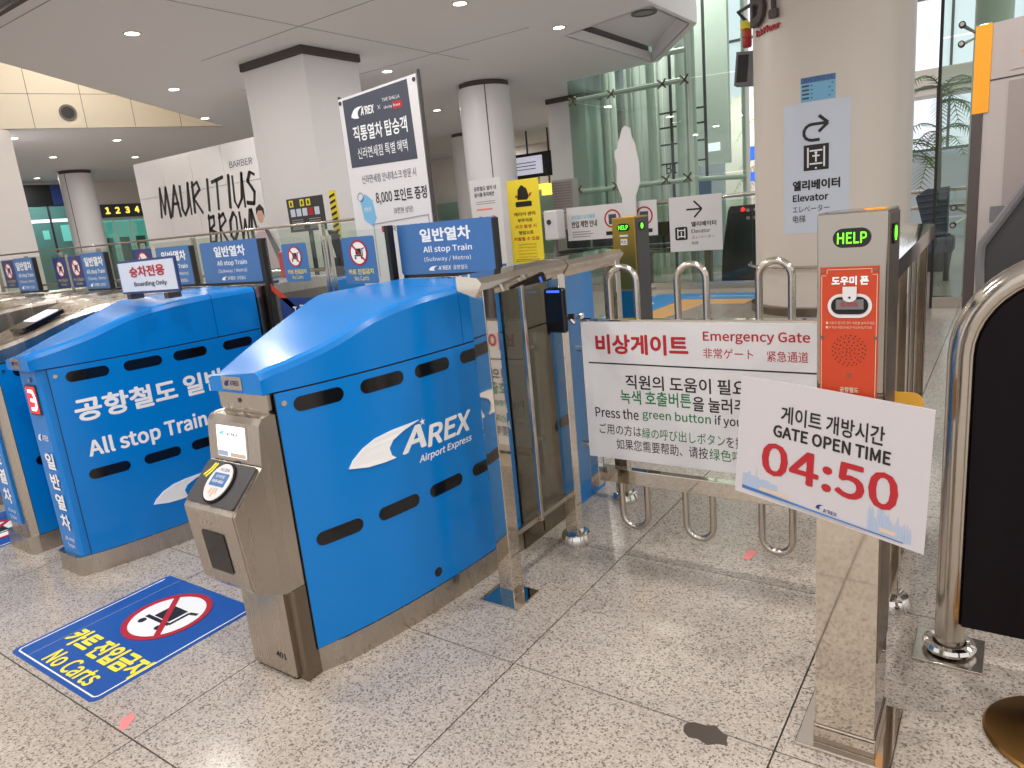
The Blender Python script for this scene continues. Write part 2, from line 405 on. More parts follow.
# ------------------------------------------------------------------ far walls
ww = Struct('wall_left', MB().box(-27.3, -27.05, -9, 30, 0, CZ), 'white_paint', 'far pale wall with lit doors behind the round column', 'wall')
Struct('wall_back', MB().box(-27, -9.4, 24, 24.2, 0, CZ), 'white_paint', 'far white wall at the end of the hall behind the banners', 'wall')
wa = Struct('wall_atrium', MB().box(-9.4, 9, 22, 22.2, 0, 9), 'wall_pale', 'pale bluish atrium wall far behind the glass lift', 'wall')

# ------------------------------------------------------------------ ceiling lamps
lampmb = MB().lathe(0, 0, [(.001, -.004), (.075, -.004), (.085, -.012), (.105, -.012), (.11, 0), (.001, 0)][1:-1], 20)
def downlight(x, y, label, vis=True):
    T = Thing('ceiling_downlight', label, 'ceiling light', (x, y, CZ), 'recessed ceiling downlights')
    if vis:
        T.part('rim', MB().lathe(x, y, [(.082, CZ-.002), (.084, CZ-.012), (.105, CZ-.012), (.11, CZ-.001)], 20), 'white_paint')
    T.part('bulb', MB().lathe(x, y, [(.0001, CZ-.009), (.078, CZ-.009), (.082, CZ-.002)], 20), 'lamp')
    l = bpy.data.lights.new('downlight', 'AREA'); l.shape = 'DISK'; l.size = .22; l.energy = LAMP_W; l.color = (1, .97, .93)
    lo = bpy.data.objects.new('lamp_light', l); COL.objects.link(lo); lo.parent = T.o; lo.location = (0, 0, -.03)
LP = [(-9.07, 5.34, 'bright ceiling downlight nearest the upper left corner'),
      (-11.81, 7.5, 'ceiling downlight left of the square white column'),
      (-14.16, 9.58, 'ceiling downlight at the tip of the triangular light well'),
      (-9.0, 9.76, 'ceiling downlight between the square column and the round column'),
      (-5.8, 7.76, 'ceiling downlight at the top edge, above the round column'),
      (-5.63, 9.89, 'ceiling downlight beside the recessed ceiling bay'),
      (-11.4, 13.92, 'small ceiling downlight left of the round column top'),
      (-17.69, 7.29, 'ceiling downlight beside the far left white pillar'),
      (-20.66, 9.34, 'ceiling downlight over the far round column'),
      (-17.5, 9.41, 'ceiling downlight under the cream bulkhead, right one'),
      (-20.44, 11.4, 'ceiling downlight above the far gate numbers sign'),
      (-25.76, 11.02, 'farthest left ceiling downlight by the dark shop'),
      (-16.3, 22.8, 'far ceiling downlight above the hanging display screen')]
for q in LP: downlight(*q)
for x in (-6.6, -3.6, -.6, 2.4):  # unseen downlights added in a grid to light gates and floor
    for y in (-2.6, .3, 3.2, 6.1):
        if y > 6 and x < 1: continue
        downlight(x, y, 'added ceiling downlight over the fare gates, unseen above the view')
T = Thing('ceiling_light_box', 'dark framed ceiling light box cut by the upper left corner', 'ceiling light', (-8.5, 3.3, CZ-.05))
T.part('frame', MB().box(-10.6, -6.6, 3.82, 3.88, CZ-.05, CZ).box(-10.6, -6.6, 2.7, 2.76, CZ-.05, CZ).box(-10.6, -10.54, 2.76, 3.82, CZ-.05, CZ).box(-6.66, -6.6, 2.76, 3.82, CZ-.05, CZ), 'trim_brown')
T.part('reflector', MB().box(-10.54, -6.66, 2.76, 3.82, CZ-.02, CZ-.002), 'mid_grey')
for i in range(6): T.part('bulb', MB().box(-10.3+i*.62, -9.98+i*.62, 3.6, 3.7, CZ-.04, CZ-.02, .01), 'lamp')
ov = Thing('oval_downlight', 'large oval downlight in the raised ceiling bay', 'ceiling light', (-4.9, 11.3, CZ+.26))
of = Fr((-4.9, 11.3, CZ+.26), (1, 0, 0), (0, -1, 0))
ov.part('rim', ring(of, 0, 0, .2, .2, .05, 0, .02), 'mid_grey')
ov.part('reflector', MB().prism(ell(0, 0, .16), of.pt, .0, .01), 'grey_print')

T = Thing('well_fill_lamp', 'unseen fill lamp added high inside the triangular light well', 'ceiling light', (-13.6, 4.5, 6.1))  # fill lamp and glowing tube added to brighten the panels in the well
T.part('tube', MB().tube([(-15.6, 8.6, 6.12), (-12.0, 3.0, 6.12)], .05, 10), 'lamp')
l = bpy.data.lights.new('well_fill', 'AREA'); l.shape = 'RECTANGLE'; l.size = .5; l.size_y = 5; l.energy = 60; l.color = (1, .96, .9)
lo = bpy.data.objects.new('lamp_light', l); COL.objects.link(lo); lo.parent = T.o; lo.location = (-.2, 1.3, -.05); lo.rotation_euler = (0, math.radians(25), math.radians(33))
# ------------------------------------------------------------------ columns
def column_round(name, label, cx, cy, R, z1=CZ, m='column_white', collar=True, seam=None):
    T = Thing(name, label, 'column', (cx, cy, 0))
    T.part('shaft', MB().lathe(cx, cy, [(R, 0), (R, z1-(.1 if collar else 0))], 48), m)
    if collar: T.part('collar', MB().lathe(cx, cy, [(R-.03, z1-.1), (R-.03, z1-.001)], 48), 'trim_brown')
    T.part('base_ring', MB().lathe(cx, cy, [(R, 0), (R+.02, 0), (R+.02, .12), (R, .125)], 48), 'satin_steel')
    if seam is not None:
        cf = CylFr(cx, cy, R); T.part('seam', MB().prism(rect(seam, seam+.02, .13, z1-.1), cf.pt, 0, .003), 'trim_brown')
    return T
T = Thing('square_column', 'square white column reaching the ceiling, brown shadow gap on top', 'column', (-9.1, 7.9, 0))
T.part('shaft', MB().box(-9.8, -8.42, 7.42, 8.5, 0, CZ-.11, .01), 'column_white')
T.part('collar', MB().box(-9.83, -8.39, 7.39, 8.53, CZ-.11, CZ-.001), 'trim_brown')
column_round('round_column', 'round white column between the banner and the yellow notice', -8.85, 12.35, .52, seam=.33)
column_round('round_column', 'thin distant round white column just left of the white notice', -14.1, 18.4, .42)
column_round('round_column', 'far round column in front of the lit doors at left', -23.85, 11.3, .47, seam=.22)
T = Thing('square_column', 'white pillar cut by the left edge of the picture', 'column', (-17.6, 6.3, 0))
T.part('shaft', MB().box(-18.8, -16.58, 5.8, 6.8, 0, CZ-.001, .01), 'column_white')
T = Thing('square_column', 'pinkish white pillar at the left side of the glass lift', 'column', (-9.0, 15.9, 0))
T.part('shaft', MB().box(-9.3, -8.3, 15.5, 16.3, 0, CZ-.11, .01), 'column_white')
T.part('collar', MB().box(-9.33, -8.28, 15.47, 16.33, CZ-.11, CZ-.001), 'trim_brown')
# the big column with its lettering and notices
T = Thing('round_column', 'large round cream column carrying the elevator notice', 'column', (-1.99, 10.31, 0))
T.part('shaft', MB().lathe(-1.99, 10.31, [(.93, 0), (.93, 9)], 72), 'column_cream')
T.part('base_ring', MB().lathe(-1.99, 10.31, [(.93, 0), (1.0, 0), (1.0, .1), (.93, .11)], 72), 'dark_steel')
cf = CylFr(-1.99, 10.31, .93)
T.part('bumper_rail', MB().tube([cf.pt(a*.1, .62, .09) for a in range(-14, 15)], .02, 8), 'satin_steel')
for a in (-.75, -.3, .3, .75): T.part('rail_bracket', MB().tube([cf.pt(a, .62, 0), cf.pt(a, .62, .09)], .012, 6), 'satin_steel')
def letter3d(body, box, d0, d1, m):
    me = textmesh(body, cf, box, m, T.loc, .02, 0, d1); me2 = textmesh(body, cf, box, m, T.loc, .02, 0, d0)
    bm = bmesh.new(); bm.from_mesh(me); g = bmesh.ops.extrude_face_region(bm, geom=list(bm.faces)); bm.free()
    o = bpy.data.objects.new('raised_letter', me); COL.objects.link(o); o.parent = T.o
    md = o.modifiers.new('thick', 'SOLIDIFY'); md.thickness = d1-d0; md.offset = 1 if False else -1
    return o
letter3d('B', (-.93, -.62, 3.56, 4.12), .02, .07, 'trim_brown'); letter3d('1', (-.53, -.42, 3.56, 4.12), .02, .07, 'trim_brown')
letter3d('1st Floor', (-.86, -.41, 3.44, 3.52), .01, .03, 'red_print')
# notices on the big column
T = Thing('elevator_notice', 'tall pale elevator notice with bent arrow, wrapped on the big column', 'sign', cf.pt(0, 1.03, 0))
def wrap(fr, a0, a1, b0, b1, w0, w1, n=14):
    mb = MB()
    rows = [[fr.pt(a0+(a1-a0)*i/n, b, w) for b, w in ((b0, w0), (b0, w1), (b1, w1), (b1, w0))] for i in range(n+1)]
    return mb.grid(rows)
T.part('sheet', wrap(cf, -.375, .39, 1.03, 2.545, .0005, .003), 'pale_blue')
q = lambda a, b, c: cf.pt(a, b, c)
arc = [(.0+.0, 2.08)]
ar = MB()
def stroke(mb, pts, wd, w=.008):
    for (a, b), (c, d_) in zip(pts, pts[1:]): mb.prism(line(cf, a, b, c, d_, wd), q, .003, w)
pts = [(.06, 2.11)]+[(-.03+.09*math.cos(math.radians(t)), 2.2+.09*math.sin(math.radians(t))) for t in range(-90, -271, -30)]+[(.14, 2.29)]
stroke(ar, pts, .035); stroke(ar, [(.05, 2.38), (.15, 2.29), (.05, 2.2)], .035)
T.part('arrow', ar, 'black_print')
T.part('pictogram', wrap(cf, -.12, .16, 1.765, 2.06, .003, .006), 'black_print')
pg = MB()
for s_ in ((-.07, 1.8, -.07, 2.03), (.11, 1.8, .11, 2.03), (-.05, 1.99, .09, 1.99), (-.05, 1.84, .09, 1.84), (.02, 1.86, .02, 1.95), (-.02, 1.93, .06, 1.93)): stroke(pg, [s_[:2], s_[2:]], .018, .009)
pg.prism(ell(.02, 1.965, .016, n=10), q, .003, .009); pg.prism(ell(.02, 1.79, .012, n=8), q, .003, .009)
T.part('pictogram_lines', pg, 'white_print')
T.text('엘리베이터', cf, (-.255, .285, 1.54, 1.66), 'black_print', bold=.025, lift=.006)
T.text('Elevator', cf, (-.255, .16, 1.41, 1.5), 'black_print', bold=.02, lift=.006)
T.text('エレベーター', cf, (-.255, .17, 1.28, 1.36), 'black_print', lift=.006)
T.text('电梯', cf, (-.255, -.1, 1.16, 1.25), 'black_print', lift=.006)
T = Thing('blue_notice', 'small blue printed notice above the elevator notice on the column', 'sign', cf.pt(.03, 2.55, 0))
T.part('sheet', wrap(cf, -.155, .225, 2.55, 2.82, .0005, .002), 'light_blue')
T.part('header', wrap(cf, -.155, .225, 2.755, 2.82, .002, .003), 'sign_blue')
T.text('2024년 운영시간 안내', cf, (-.12, .19, 2.765, 2.81), 'navy', lift=.005)
for i in range(4):
    T.part('printed_line', MB().prism(rect(-.14, -.06, 2.715-i*.045, 2.735-i*.045), q, .002, .004).prism(rect(-.04, .2-.03*(i % 2), 2.718-i*.045, 2.73-i*.045), q, .002, .004), 'slate')
# loudspeaker and warning beacon on the left side of the big column
T = Thing('loudspeaker', 'grey loudspeaker box mounted at the left of the big column', 'speaker', (-3.07, 10.3, 3.0))
sf = Fr((-3.2, 10.25, 3.0), (.96, .1, -.1), (.1, 0, .99))
T.part('cabinet', MB().prism(rect(0, .24, 0, .42), sf.pt, -.22, 0), 'mid_grey')
T.part('grille', MB().prism(rect(.03, .17, .04, .38), sf.pt, 0, .006), 'black')
T.part('bracket', MB().tube([(-3.05, 10.35, 3.3), (-2.915, 10.36, 3.35)], .02, 8), 'mid_grey')
T = Thing('beacon', 'orange and red warning beacon hanging beside the big column', 'beacon', (-3.1, 10.55, 3.5))
T.part('lens', MB().lathe(-3.1, 10.55, [(.05, 3.5), (.06, 3.52), (.06, 3.62)], 16), 'red_print')
T.part('lens', MB().lathe(-3.1, 10.55, [(.06, 3.63), (.06, 3.72)], 16), 'orange_paint')
T.part('lens', MB().lathe(-3.12, 10.55, [(.07, 3.73), (.07, 3.8), (.03, 3.84)], 16), 'yellow_print')
T.part('bracket', MB().tube([(-3.1, 10.55, 3.82), (-3.2, 10.5, 3.95), (-2.915, 10.36, 4.0)], .025, 8), 'dark_grey')

# ------------------------------------------------------------------ fare gates
Y0, YB, YS, YE = 1.40, 2.545, 3.10, 3.42
ZR = [(1.36, 1.132), (1.5, 1.158), (1.635, 1.19), (1.73, 1.222), (1.815, 1.25), (1.93, 1.272), (2.07, 1.288), (2.25, 1.297), (2.7, 1.30)]
ZL = [(1.36, 1.112), (1.41, 1.12), (1.97, 1.308), (2.02, 1.314), (2.7, 1.315)]
def bulge(y, b):
    t = min(1, max(0, (y-Y0)/1.43)); t2 = t if y < 2.83 else max(0, 1-(y-2.83)/1.43)
    return b*(1-(1-t2)**3.4)
def gate(xl, xr, bl, br, label, style, hood='blue_paint', group='ticket gates', p0=1.435, slots=((1.502, 1.686), (1.753, 1.939), (2.0, 2.185), (2.285, 2.47))):
    T = Thing('ticket_gate', label, 'ticket gate', ((xl+xr)/2, 2.4, 0), group)
    R = lambda y: xr+bulge(y, br)
    Lf = lambda y: xl-bulge(y, bl)
    def outline(y0, y1, ins=0, rc=.035):
        ys = [y0+(y1-y0)*i/12 for i in range(13)]
        ri = [(R(y)-ins, y) for y in ys]; le = [(Lf(y)+ins, y) for y in reversed(ys)]
        if rc:
            x_, y_ = ri[0]; ri = [(x_-rc, y0+ins), (x_-rc*.3, y0+ins+rc*.3), (x_, y0+rc)]+[p for p in ri if p[1] > y0+rc]
            x_, y_ = le[-1]; le = [p for p in le if p[1] > y0+rc]+[(x_, y0+rc), (x_+rc*.3, y0+ins+rc*.3), (x_+rc, y0+ins)]
        return ri+le
    XY = lambda a, b, c: (a, b, c)
    T.part('plinth', MB().prism(outline(Y0-.012 if style != 'reader' else 1.415, YB, -.008), XY, 0, .1), 'steel')
    bodym = 'blue_paint'
    T.part('body', MB().prism(outline(Y0 if style != 'reader' else 1.415, YB, .004), XY, .1, 1.055), bodym if style != 'steel' else 'steel')
    T.part('seam_band', MB().prism(outline(Y0+.004, YB, .007), XY, 1.055, 1.066), 'black')
    # hood
    def hoodpart(y0, y1, n, nm):
        rows = []
        for i in range(n+1):
            y = y0+(y1-y0)*i/n; a, b = Lf(y), R(y); zr, zl = interp(y, ZR), interp(y, ZL)
            rows.append([(a, y, 1.061), (a, y, zl-.02), (a+.006, y, zl-.006), (a+.022, y, zl), (b-.025, y, zr+.002), (b-.008, y, zr-.006), (b, y, zr-.025), (b, y, 1.061)])
        m_ = MB().grid(rows); k_ = 8
        m_.add(rows[0], [tuple(range(k_))]); m_.add(rows[-1], [tuple(reversed(range(k_)))])
        return T.part(nm, m_, hood, ang=14)
    h = hoodpart(1.372, 2.268, 22, 'hood'); hoodpart(2.272, YB, 6, 'hood')
    # right hand side panel with sensor windows
    sfr = SideFr(R)
    def wrapside(fn, a0, a1, b0, b1, w0, w1, n=16):
        return wrap(fn, a0, a1, b0, b1, w0, w1, n)
    T.part('panel_gap_shade', wrapside(sfr, p0-.003, YB-.001, .1, 1.0575, -.006, .0015), 'black')  # black plate behind the panel darkens its edge gaps like shade
    sp = T.part('side_panel', wrapside(sfr, p0, YB-.004, .102, 1.0555, -.004, .003), 'blue_paint')
    for z in (1.004, .505):
        for a0, a1 in slots:
            o_ = T.part('sensor_window', stadium(sfr, a0, a1, z, .026, .002, .0048), 'black_gloss', sp)
    T.part('sensor_window', MB().prism(ell(1.965, .16, .02, n=16), sfr.pt, .002, .0045), 'black_gloss', sp)
    T.part('lock', MB().prism(ell(p0+.025, 1.018, .0095, n=14), sfr.pt, .002, .006), 'satin_steel', sp)
    # steel flap section and rear section
    T.part('flap_cabinet', MB().prism(outline(YB+.004, YS, -.012, 0), XY, .0, 1.24), 'dark_steel')
    fs = SideFr(lambda y: R(y)+.012)
    for a0 in (2.72,): T.part('panel_seam', MB().prism(rect(a0, a0+.008, .02, 1.2), fs.pt, 0, .002), 'black')
    T.part('panel_seam', MB().prism(rect(2.735, 3.09, 1.035, 1.043), fs.pt, 0, .002), 'black')
    for z in (1.0, .505):
        T.part('sensor_window', stadium(fs, 2.9, 3.06, z, .026, .0005, .003), 'black_gloss')
    T.part('flap_cabinet_top', MB().prism(outline(YB+.004, YS, -.012, 0), XY, 1.24, 1.3), 'steel')
    T.part('rear_body', MB().prism(outline(YS+.004, YE, 0, 0), XY, .0, 1.26), 'blue_paint' if hood == 'blue_paint' else 'steel')
    return T, R, sfr, sp
# --- the near gate with card reader
T, R, sfr, sp = gate(-2.28, -1.99, .14, .14, 'nearest blue ticket gate with steel card reader, screen and white swoosh logo', 'reader', p0=1.412, slots=((1.468, 1.65), (1.72, 1.915), (1.975, 2.165), (2.235, 2.42)))
fa = sfr
T.part('swoosh', swoosh(SideFr(lambda y: R(y)+.003), 1.626, 1.96, .703, .817, .006), 'white_print', sp)
s3 = SideFr(lambda y: R(y)+.003)
T.text("A", s3, (1.862, 1.988, .702, .8), 'white_print', sp, .02, shear=.2)
T.text("★", s3, (1.965, 1.995, .79, .82), 'white_print', sp)
T.text("REX", s3, (1.993, 2.262, .692, .78), 'white_print', sp, .02, shear=.2)
T.text("Airport Express", s3, (1.94, 2.252, .636, .674), 'white_print', sp, .015, shear=.2)
T.text("★", s3, (2.475, 2.5, .87, .9), 'white_print', sp)
T.text("A", s3, (2.44, 2.52, .69, .785), 'white_print', sp, .02, shear=.2)
T.text("DIA", s3, (2.46, 2.53, .61, .65), 'white_print', sp, .0, shear=.2)
# reader pedestal
prof = [(1.41, .992), (1.375, .992), (1.352, .986), (1.338, .968), (1.322, .828), (1.2, .715), (1.191, .702), (1.191, .69), (1.212, .432), (1.222, .414), (1.33, .358), (1.41, .358)]
xa, xb = -2.278, -1.99
def yz(a, b, c): return (c, a, b)
pm = MB().prism(prof, yz, xa+.012, xb-.012)
def shrink(p, k_):      # rounded cheeks
    cx_ = sum(q_[0] for q_ in p)/len(p); cy_ = sum(q_[1] for q_ in p)/len(p)
    return [(a+(cx_-a)*k_*2 if a < 1.4 else a, b+(cy_-b)*k_) for a, b in p]
pm.prism(shrink(prof, .012), yz, xa, xb)
ped = T.part('reader_pedestal', pm, 'steel')
T.part('back_plate', MB().box(-2.272, -1.998, 1.4, 1.43, .1, .992), 'steel')
T.part('neck', MB().box(-2.262, -1.995, 1.385, 1.5, .999, 1.062, .006).box(-2.25, -2.005, 1.395, 1.5, .985, 1.0), 'steel')
T.part('neck_keyhole', MB().prism(ell(0, 0, .008, n=12), Fr((-2.14, 1.385, 1.032)).pt, 0, .003), 'dark_grey')
lb = T.part('foot_block', MB().box(-2.278, -2.03, 1.335, 1.43, .012, .36, .004), 'steel')
T.part('foot_cheek', MB().box(-2.035, -1.989, 1.352, 1.425, .0, .36, .003), 'dark_steel')
T.part('foot_base', MB().box(-2.262, -2.04, 1.345, 1.43, 0, .013), 'black')
T.text('401', Fr((0, 1.335, 0)), (-2.128, -2.07, .075, .1), 'black_print', lb, .01)
# badge
T.part('badge', MB().prism(rect(-2.2, -2.09, 1.072, 1.118, .004), Fr((0, 1.372, 0)).pt, 0, .003), 'satin_steel', h if False else None)
arex(T, Fr((0, 1.369, 0)), -2.185, -2.105, 1.085, 1.105, 'navy')
# screen
v_ = Vector((0, .016, .14)).normalized()
scf = Fr((xa, 1.322, .828), (1, 0, 0), v_)
T.part('screen_bezel', MB().prism(rect(.042, .222, .012, .132, .006), scf.pt, 0, .002), 'satin_steel')
sc_ = T.part('screen', MB().prism(rect(.052, .212, .018, .126, .004), scf.pt, .001, .003), 'screen_white')
fz = Fr(scf.pt(0, 0, .003), (1, 0, 0), v_)
T.part('screen_swoosh', swoosh(fz, .07, .108, .094, .108), 'screen_teal', sc_)
T.text("A'REX", fz, (.112, .175, .092, .104), 'slate', sc_, .02)
T.text("ㅣ0 0 0ㅣ", fz, (.1, .165, .055, .068), 'grey_print', sc_)
T.part('screen_photo', MB().prism(rect(.125, .21, .02, .034), fz.pt, 0, .0008), 'city_orange', sc_)
T.part('screen_photo', MB().prism(rect(.054, .11, .02, .038), fz.pt, 0, .0008), 'city_blue', sc_)
# reader pad
v2 = Vector((0, .122, .113)).normalized()
rf = Fr((xa, 1.2, .715), (1, 0, 0), v2)
pad = T.part('reader_pad', MB().prism(rect(.008, .274, .006, .16, .012), rf.pt, 0, .008), 'dark_grey')
pf = Fr(rf.pt(0, 0, .008), (1, 0, 0), v2)
T.part('reader_rim', MB().prism(ell(.14, .083, .066, .075), pf.pt, 0, .006), 'black_gloss', pad)
pf2 = Fr(rf.pt(0, 0, .014), (1, 0, 0), v2)
T.part('reader_dial', MB().prism(ell(.138, .083, .059, .068), pf2.pt, 0, .003), 'board_white', pad)
pf3 = Fr(rf.pt(0, 0, .017), (1, 0, 0), v2)
T.part('reader_display', MB().prism(rect(.098, .178, .068, .115, .004), pf3.pt, 0, .002), 'sign_blue', pad)
T.text('승차권을', Fr(rf.pt(0, 0, .019), (1, 0, 0), v2), (.115, .163, .096, .108), 'white_print', pad)
T.text('대주세요', Fr(rf.pt(0, 0, .019), (1, 0, 0), v2), (.108, .17, .078, .09), 'white_print', pad, .01)
T.text('카드접촉', pf3, (.115, .165, .122, .134), 'slate', pad)
T.part('hand_mark', lines(pf3, [(.12, .04, .125, .06), (.138, .03, .138, .06), (.155, .04, .15, .06)], .008, .002), 'city_orange', pad)
T.part('chevron', lines(pf, [(.03, .1, .05, .125), (.05, .125, .06, .15), (.045, .095, .062, .12), (.062, .12, .073, .15)], .008, .002), 'yellow_print', pad)
ff = Fr((xa, 1.212, .432), (1, 0, 0), Vector((0, -.021, .258)).normalized())
T.part('ticket_window', MB().prism(rect(.075, .2, .045, .195, .008), ff.pt, -.004, .0035), 'black_gloss', ped)
for i in range(3): T.part('embossed_key', MB().prism(ell(.085+i*.026, .228, .008, n=12), ff.pt, 0, .002), 'satin_steel', ped)

# --- second blue gate with white lettering
T, R2, sfr, sp = gate(-3.985, -3.74, .05, .15, 'blue ticket gate with white lettering and red light on its front', 'front', p0=1.438)
s3 = SideFr(lambda y: R2(y)+.003)
T.text('공항철도 일반열차', s3, (1.505, 2.5, .775, .893), 'white_print', sp, .02)
T.text('All stop Train,', s3, (1.522, 2.14, .572, .682), 'white_print', sp, .02)
T.part('swoosh', swoosh(s3, 1.75, 2.06, .24, .345, .006), 'white_print', sp)
T.text("A'REX", s3, (2.06, 2.45, .235, .33), 'white_print', sp, .02, shear=.2)
ffr = Fr((0, 1.4, 0))
T.part('light_frame', MB().prism(rect(-3.905, -3.795, .835, .985, .01), ffr.pt, -.005, .004), 'dark_grey')
lt = T.part('red_light', MB().prism(rect(-3.895, -3.805, .845, .975, .006), ffr.pt, 0, .006), 'led_red')
T.part('no_entry_glow', lines(Fr((0, 1.394, 0)), [(-3.875, .955, -3.83, .955), (-3.865, .91, -3.83, .91), (-3.875, .865, -3.83, .865), (-3.83, .955, -3.815, .93), (-3.83, .865, -3.815, .89), (-3.815, .89, -3.815, .93)], .016), 'led_white', lt)
T.part('badge', MB().prism(rect(-3.92, -3.83, 1.07, 1.12, .003), Fr((0, 1.372, 0)).pt, 0, .003), 'satin_steel')
arex(T, Fr((0, 1.369, 0)), -3.91, -3.84, 1.085, 1.105, 'navy')
arex(T, ffr, -3.9, -3.79, .7, .735)
for i, c in enumerate('일반열차'): T.text(c, ffr, (-3.885, -3.79, .555-i*.108, .64-i*.108), 'white_print', bold=.02)
T.text('All stop', ffr, (-3.885, -3.79, .165, .195), 'white_print'); T.text('Train', ffr, (-3.875, -3.8, .135, .158), 'white_print')
T.part('lock', MB().prism(ell(-3.84, 1.01, .012, n=12), ffr.pt, 0, .004), 'satin_steel')
T.part('oval_mark', MB().prism(ell(-3.825, .08, .03, .014), ffr.pt, 0, .004), 'dark_grey')
# --- third gate, steel edged, close beside it
T, R3, sfr, sp = gate(-4.62, -4.31, .12, .03, 'steel edged ticket gate with a blue front strip at the left edge', 'steel', hood='steel')
f3 = Fr((0, 1.4, 0))
pl_ = T.part('front_plate', MB().prism(rect(-4.585, -4.4, .16, .97, .004), f3.pt, -.004, .006), 'blue_paint')
f3b = Fr((0, 1.394, 0))
for i, c in enumerate('일반열차'): T.text(c, f3b, (-4.54, -4.44, .62-i*.115, .71-i*.115), 'white_print', pl_, .02)
T.text('All stop', f3b, (-4.54, -4.44, .215, .245), 'white_print', pl_); T.text('Train', f3b, (-4.53, -4.45, .18, .205), 'white_print', pl_)
tf = Fr((-4.56, 1.5, 1.165), (1, 0, 0), Vector((0, .56, .19)).normalized())
T.part('top_reader', MB().prism(rect(.03, .22, .12, .36, .02), tf.pt, -.01, .012), 'black_gloss')
T.part('top_display', MB().prism(rect(.05, .2, .2, .34, .01), tf.pt, .012, .016), 'screen_lilac')
# --- further steel gates
for i, (xl, lab) in enumerate(((-5.83, 'steel topped ticket gate, second from the left edge'), (-7.04, 'steel topped ticket gate in the middle distance at left'), (-8.25, 'farthest steel topped ticket gate at left'))):
    T, _, _, _ = gate(xl, xl+.3, .1, .1, lab, 'steel', hood='steel')

# ------------------------------------------------------------------ signs standing on the gates
def gate_sign(x0, x1, y, z0, z1, label, pad_=.25, boldk=.02):
    T = Thing('train_sign', label, 'sign', ((x0+x1)/2, y, z0-.014), 'blue all stop train signs on the gates')
    w, h_ = x1-x0, z1-z0; fr = Fr((x0, y, z0))
    b = T.part('board', MB().prism(rect(0, w, 0, h_, .018), fr.pt, -.03, 0), 'sign_blue')
    T.part('edge_frame', MB().box(x1-.003, x1+.012, y-.003, y+.03, z0-.014, z1-.005).box(x0+.01, x1+.1, y, y+.03, z0-.014, z0+.002), 'black')
    e = 1-pad_
    T.text('일반열차', fr, (w*pad_, w*(e+.03), h_*.63, h_*.89), 'white_print', b, boldk)
    T.text('All stop Train', fr, (w*(pad_+.02), w*(e+.03), h_*.40, h_*.55), 'white_print', b, .012)
    T.text('(Subway / Metro)', fr, (w*(pad_+.02), w*(e+.01), h_*.235, h_*.345), 'white_print', b)
    arex(T, fr, w*(pad_+.06), w*(e-.03), h_*.07, h_*.16, 'white_print', b, '공항철도')
gate_sign(-2.52, -1.93, 2.66, 1.318, 1.565, 'large blue train sign on top of the nearest gate')
gate_sign(-4.27, -3.67, 2.68, 1.318, 1.575, 'large blue train sign on the gate with the red light')
gate_sign(-4.83, -4.42, 2.7, 1.318, 1.575, 'blue train sign half hidden behind the boarding only board', .16)
gate_sign(-5.86, -5.5, 2.68, 1.318, 1.59, 'small blue train sign left of the boarding only board', .12)
gate_sign(-7.08, -6.7, 2.68, 1.325, 1.605, 'small blue train sign nearest the left edge', .12)
gate_sign(-8.3, -7.92, 2.68, 1.325, 1.605, 'blue train sign on the farthest gate', .12)
# boarding only board
T = Thing('boarding_sign', 'white boarding only board with navy edge leaning on the lettered gate', 'sign', (-3.85, 1.97, 1.32))
bf = Fr((-3.93, 1.97, 1.343), Vector((.42, 0, .006)).normalized(), (0, 0, 1))
k_ = .56
b = T.part('frame', MB().prism(rect(0, k_, 0, .175, .006), bf.pt, -.012, 0), 'navy')
T.part('board', MB().prism(rect(.012, k_-.012, .012, .163), bf.pt, 0, .002), 'pale_blue', b)
T.text('승차전용', bf, (.12, .46, .085, .142), 'red_print', b, .02, lift=.004)
T.text('Boarding Only', bf, (.145, .46, .032, .062), 'black_print', b, .012, lift=.004)
for a in (.1, .46): T.part('foot', MB().box(-3.93+a-.02, -3.93+a+.02, 1.95, 2.02, 1.318, 1.346), 'dark_grey')

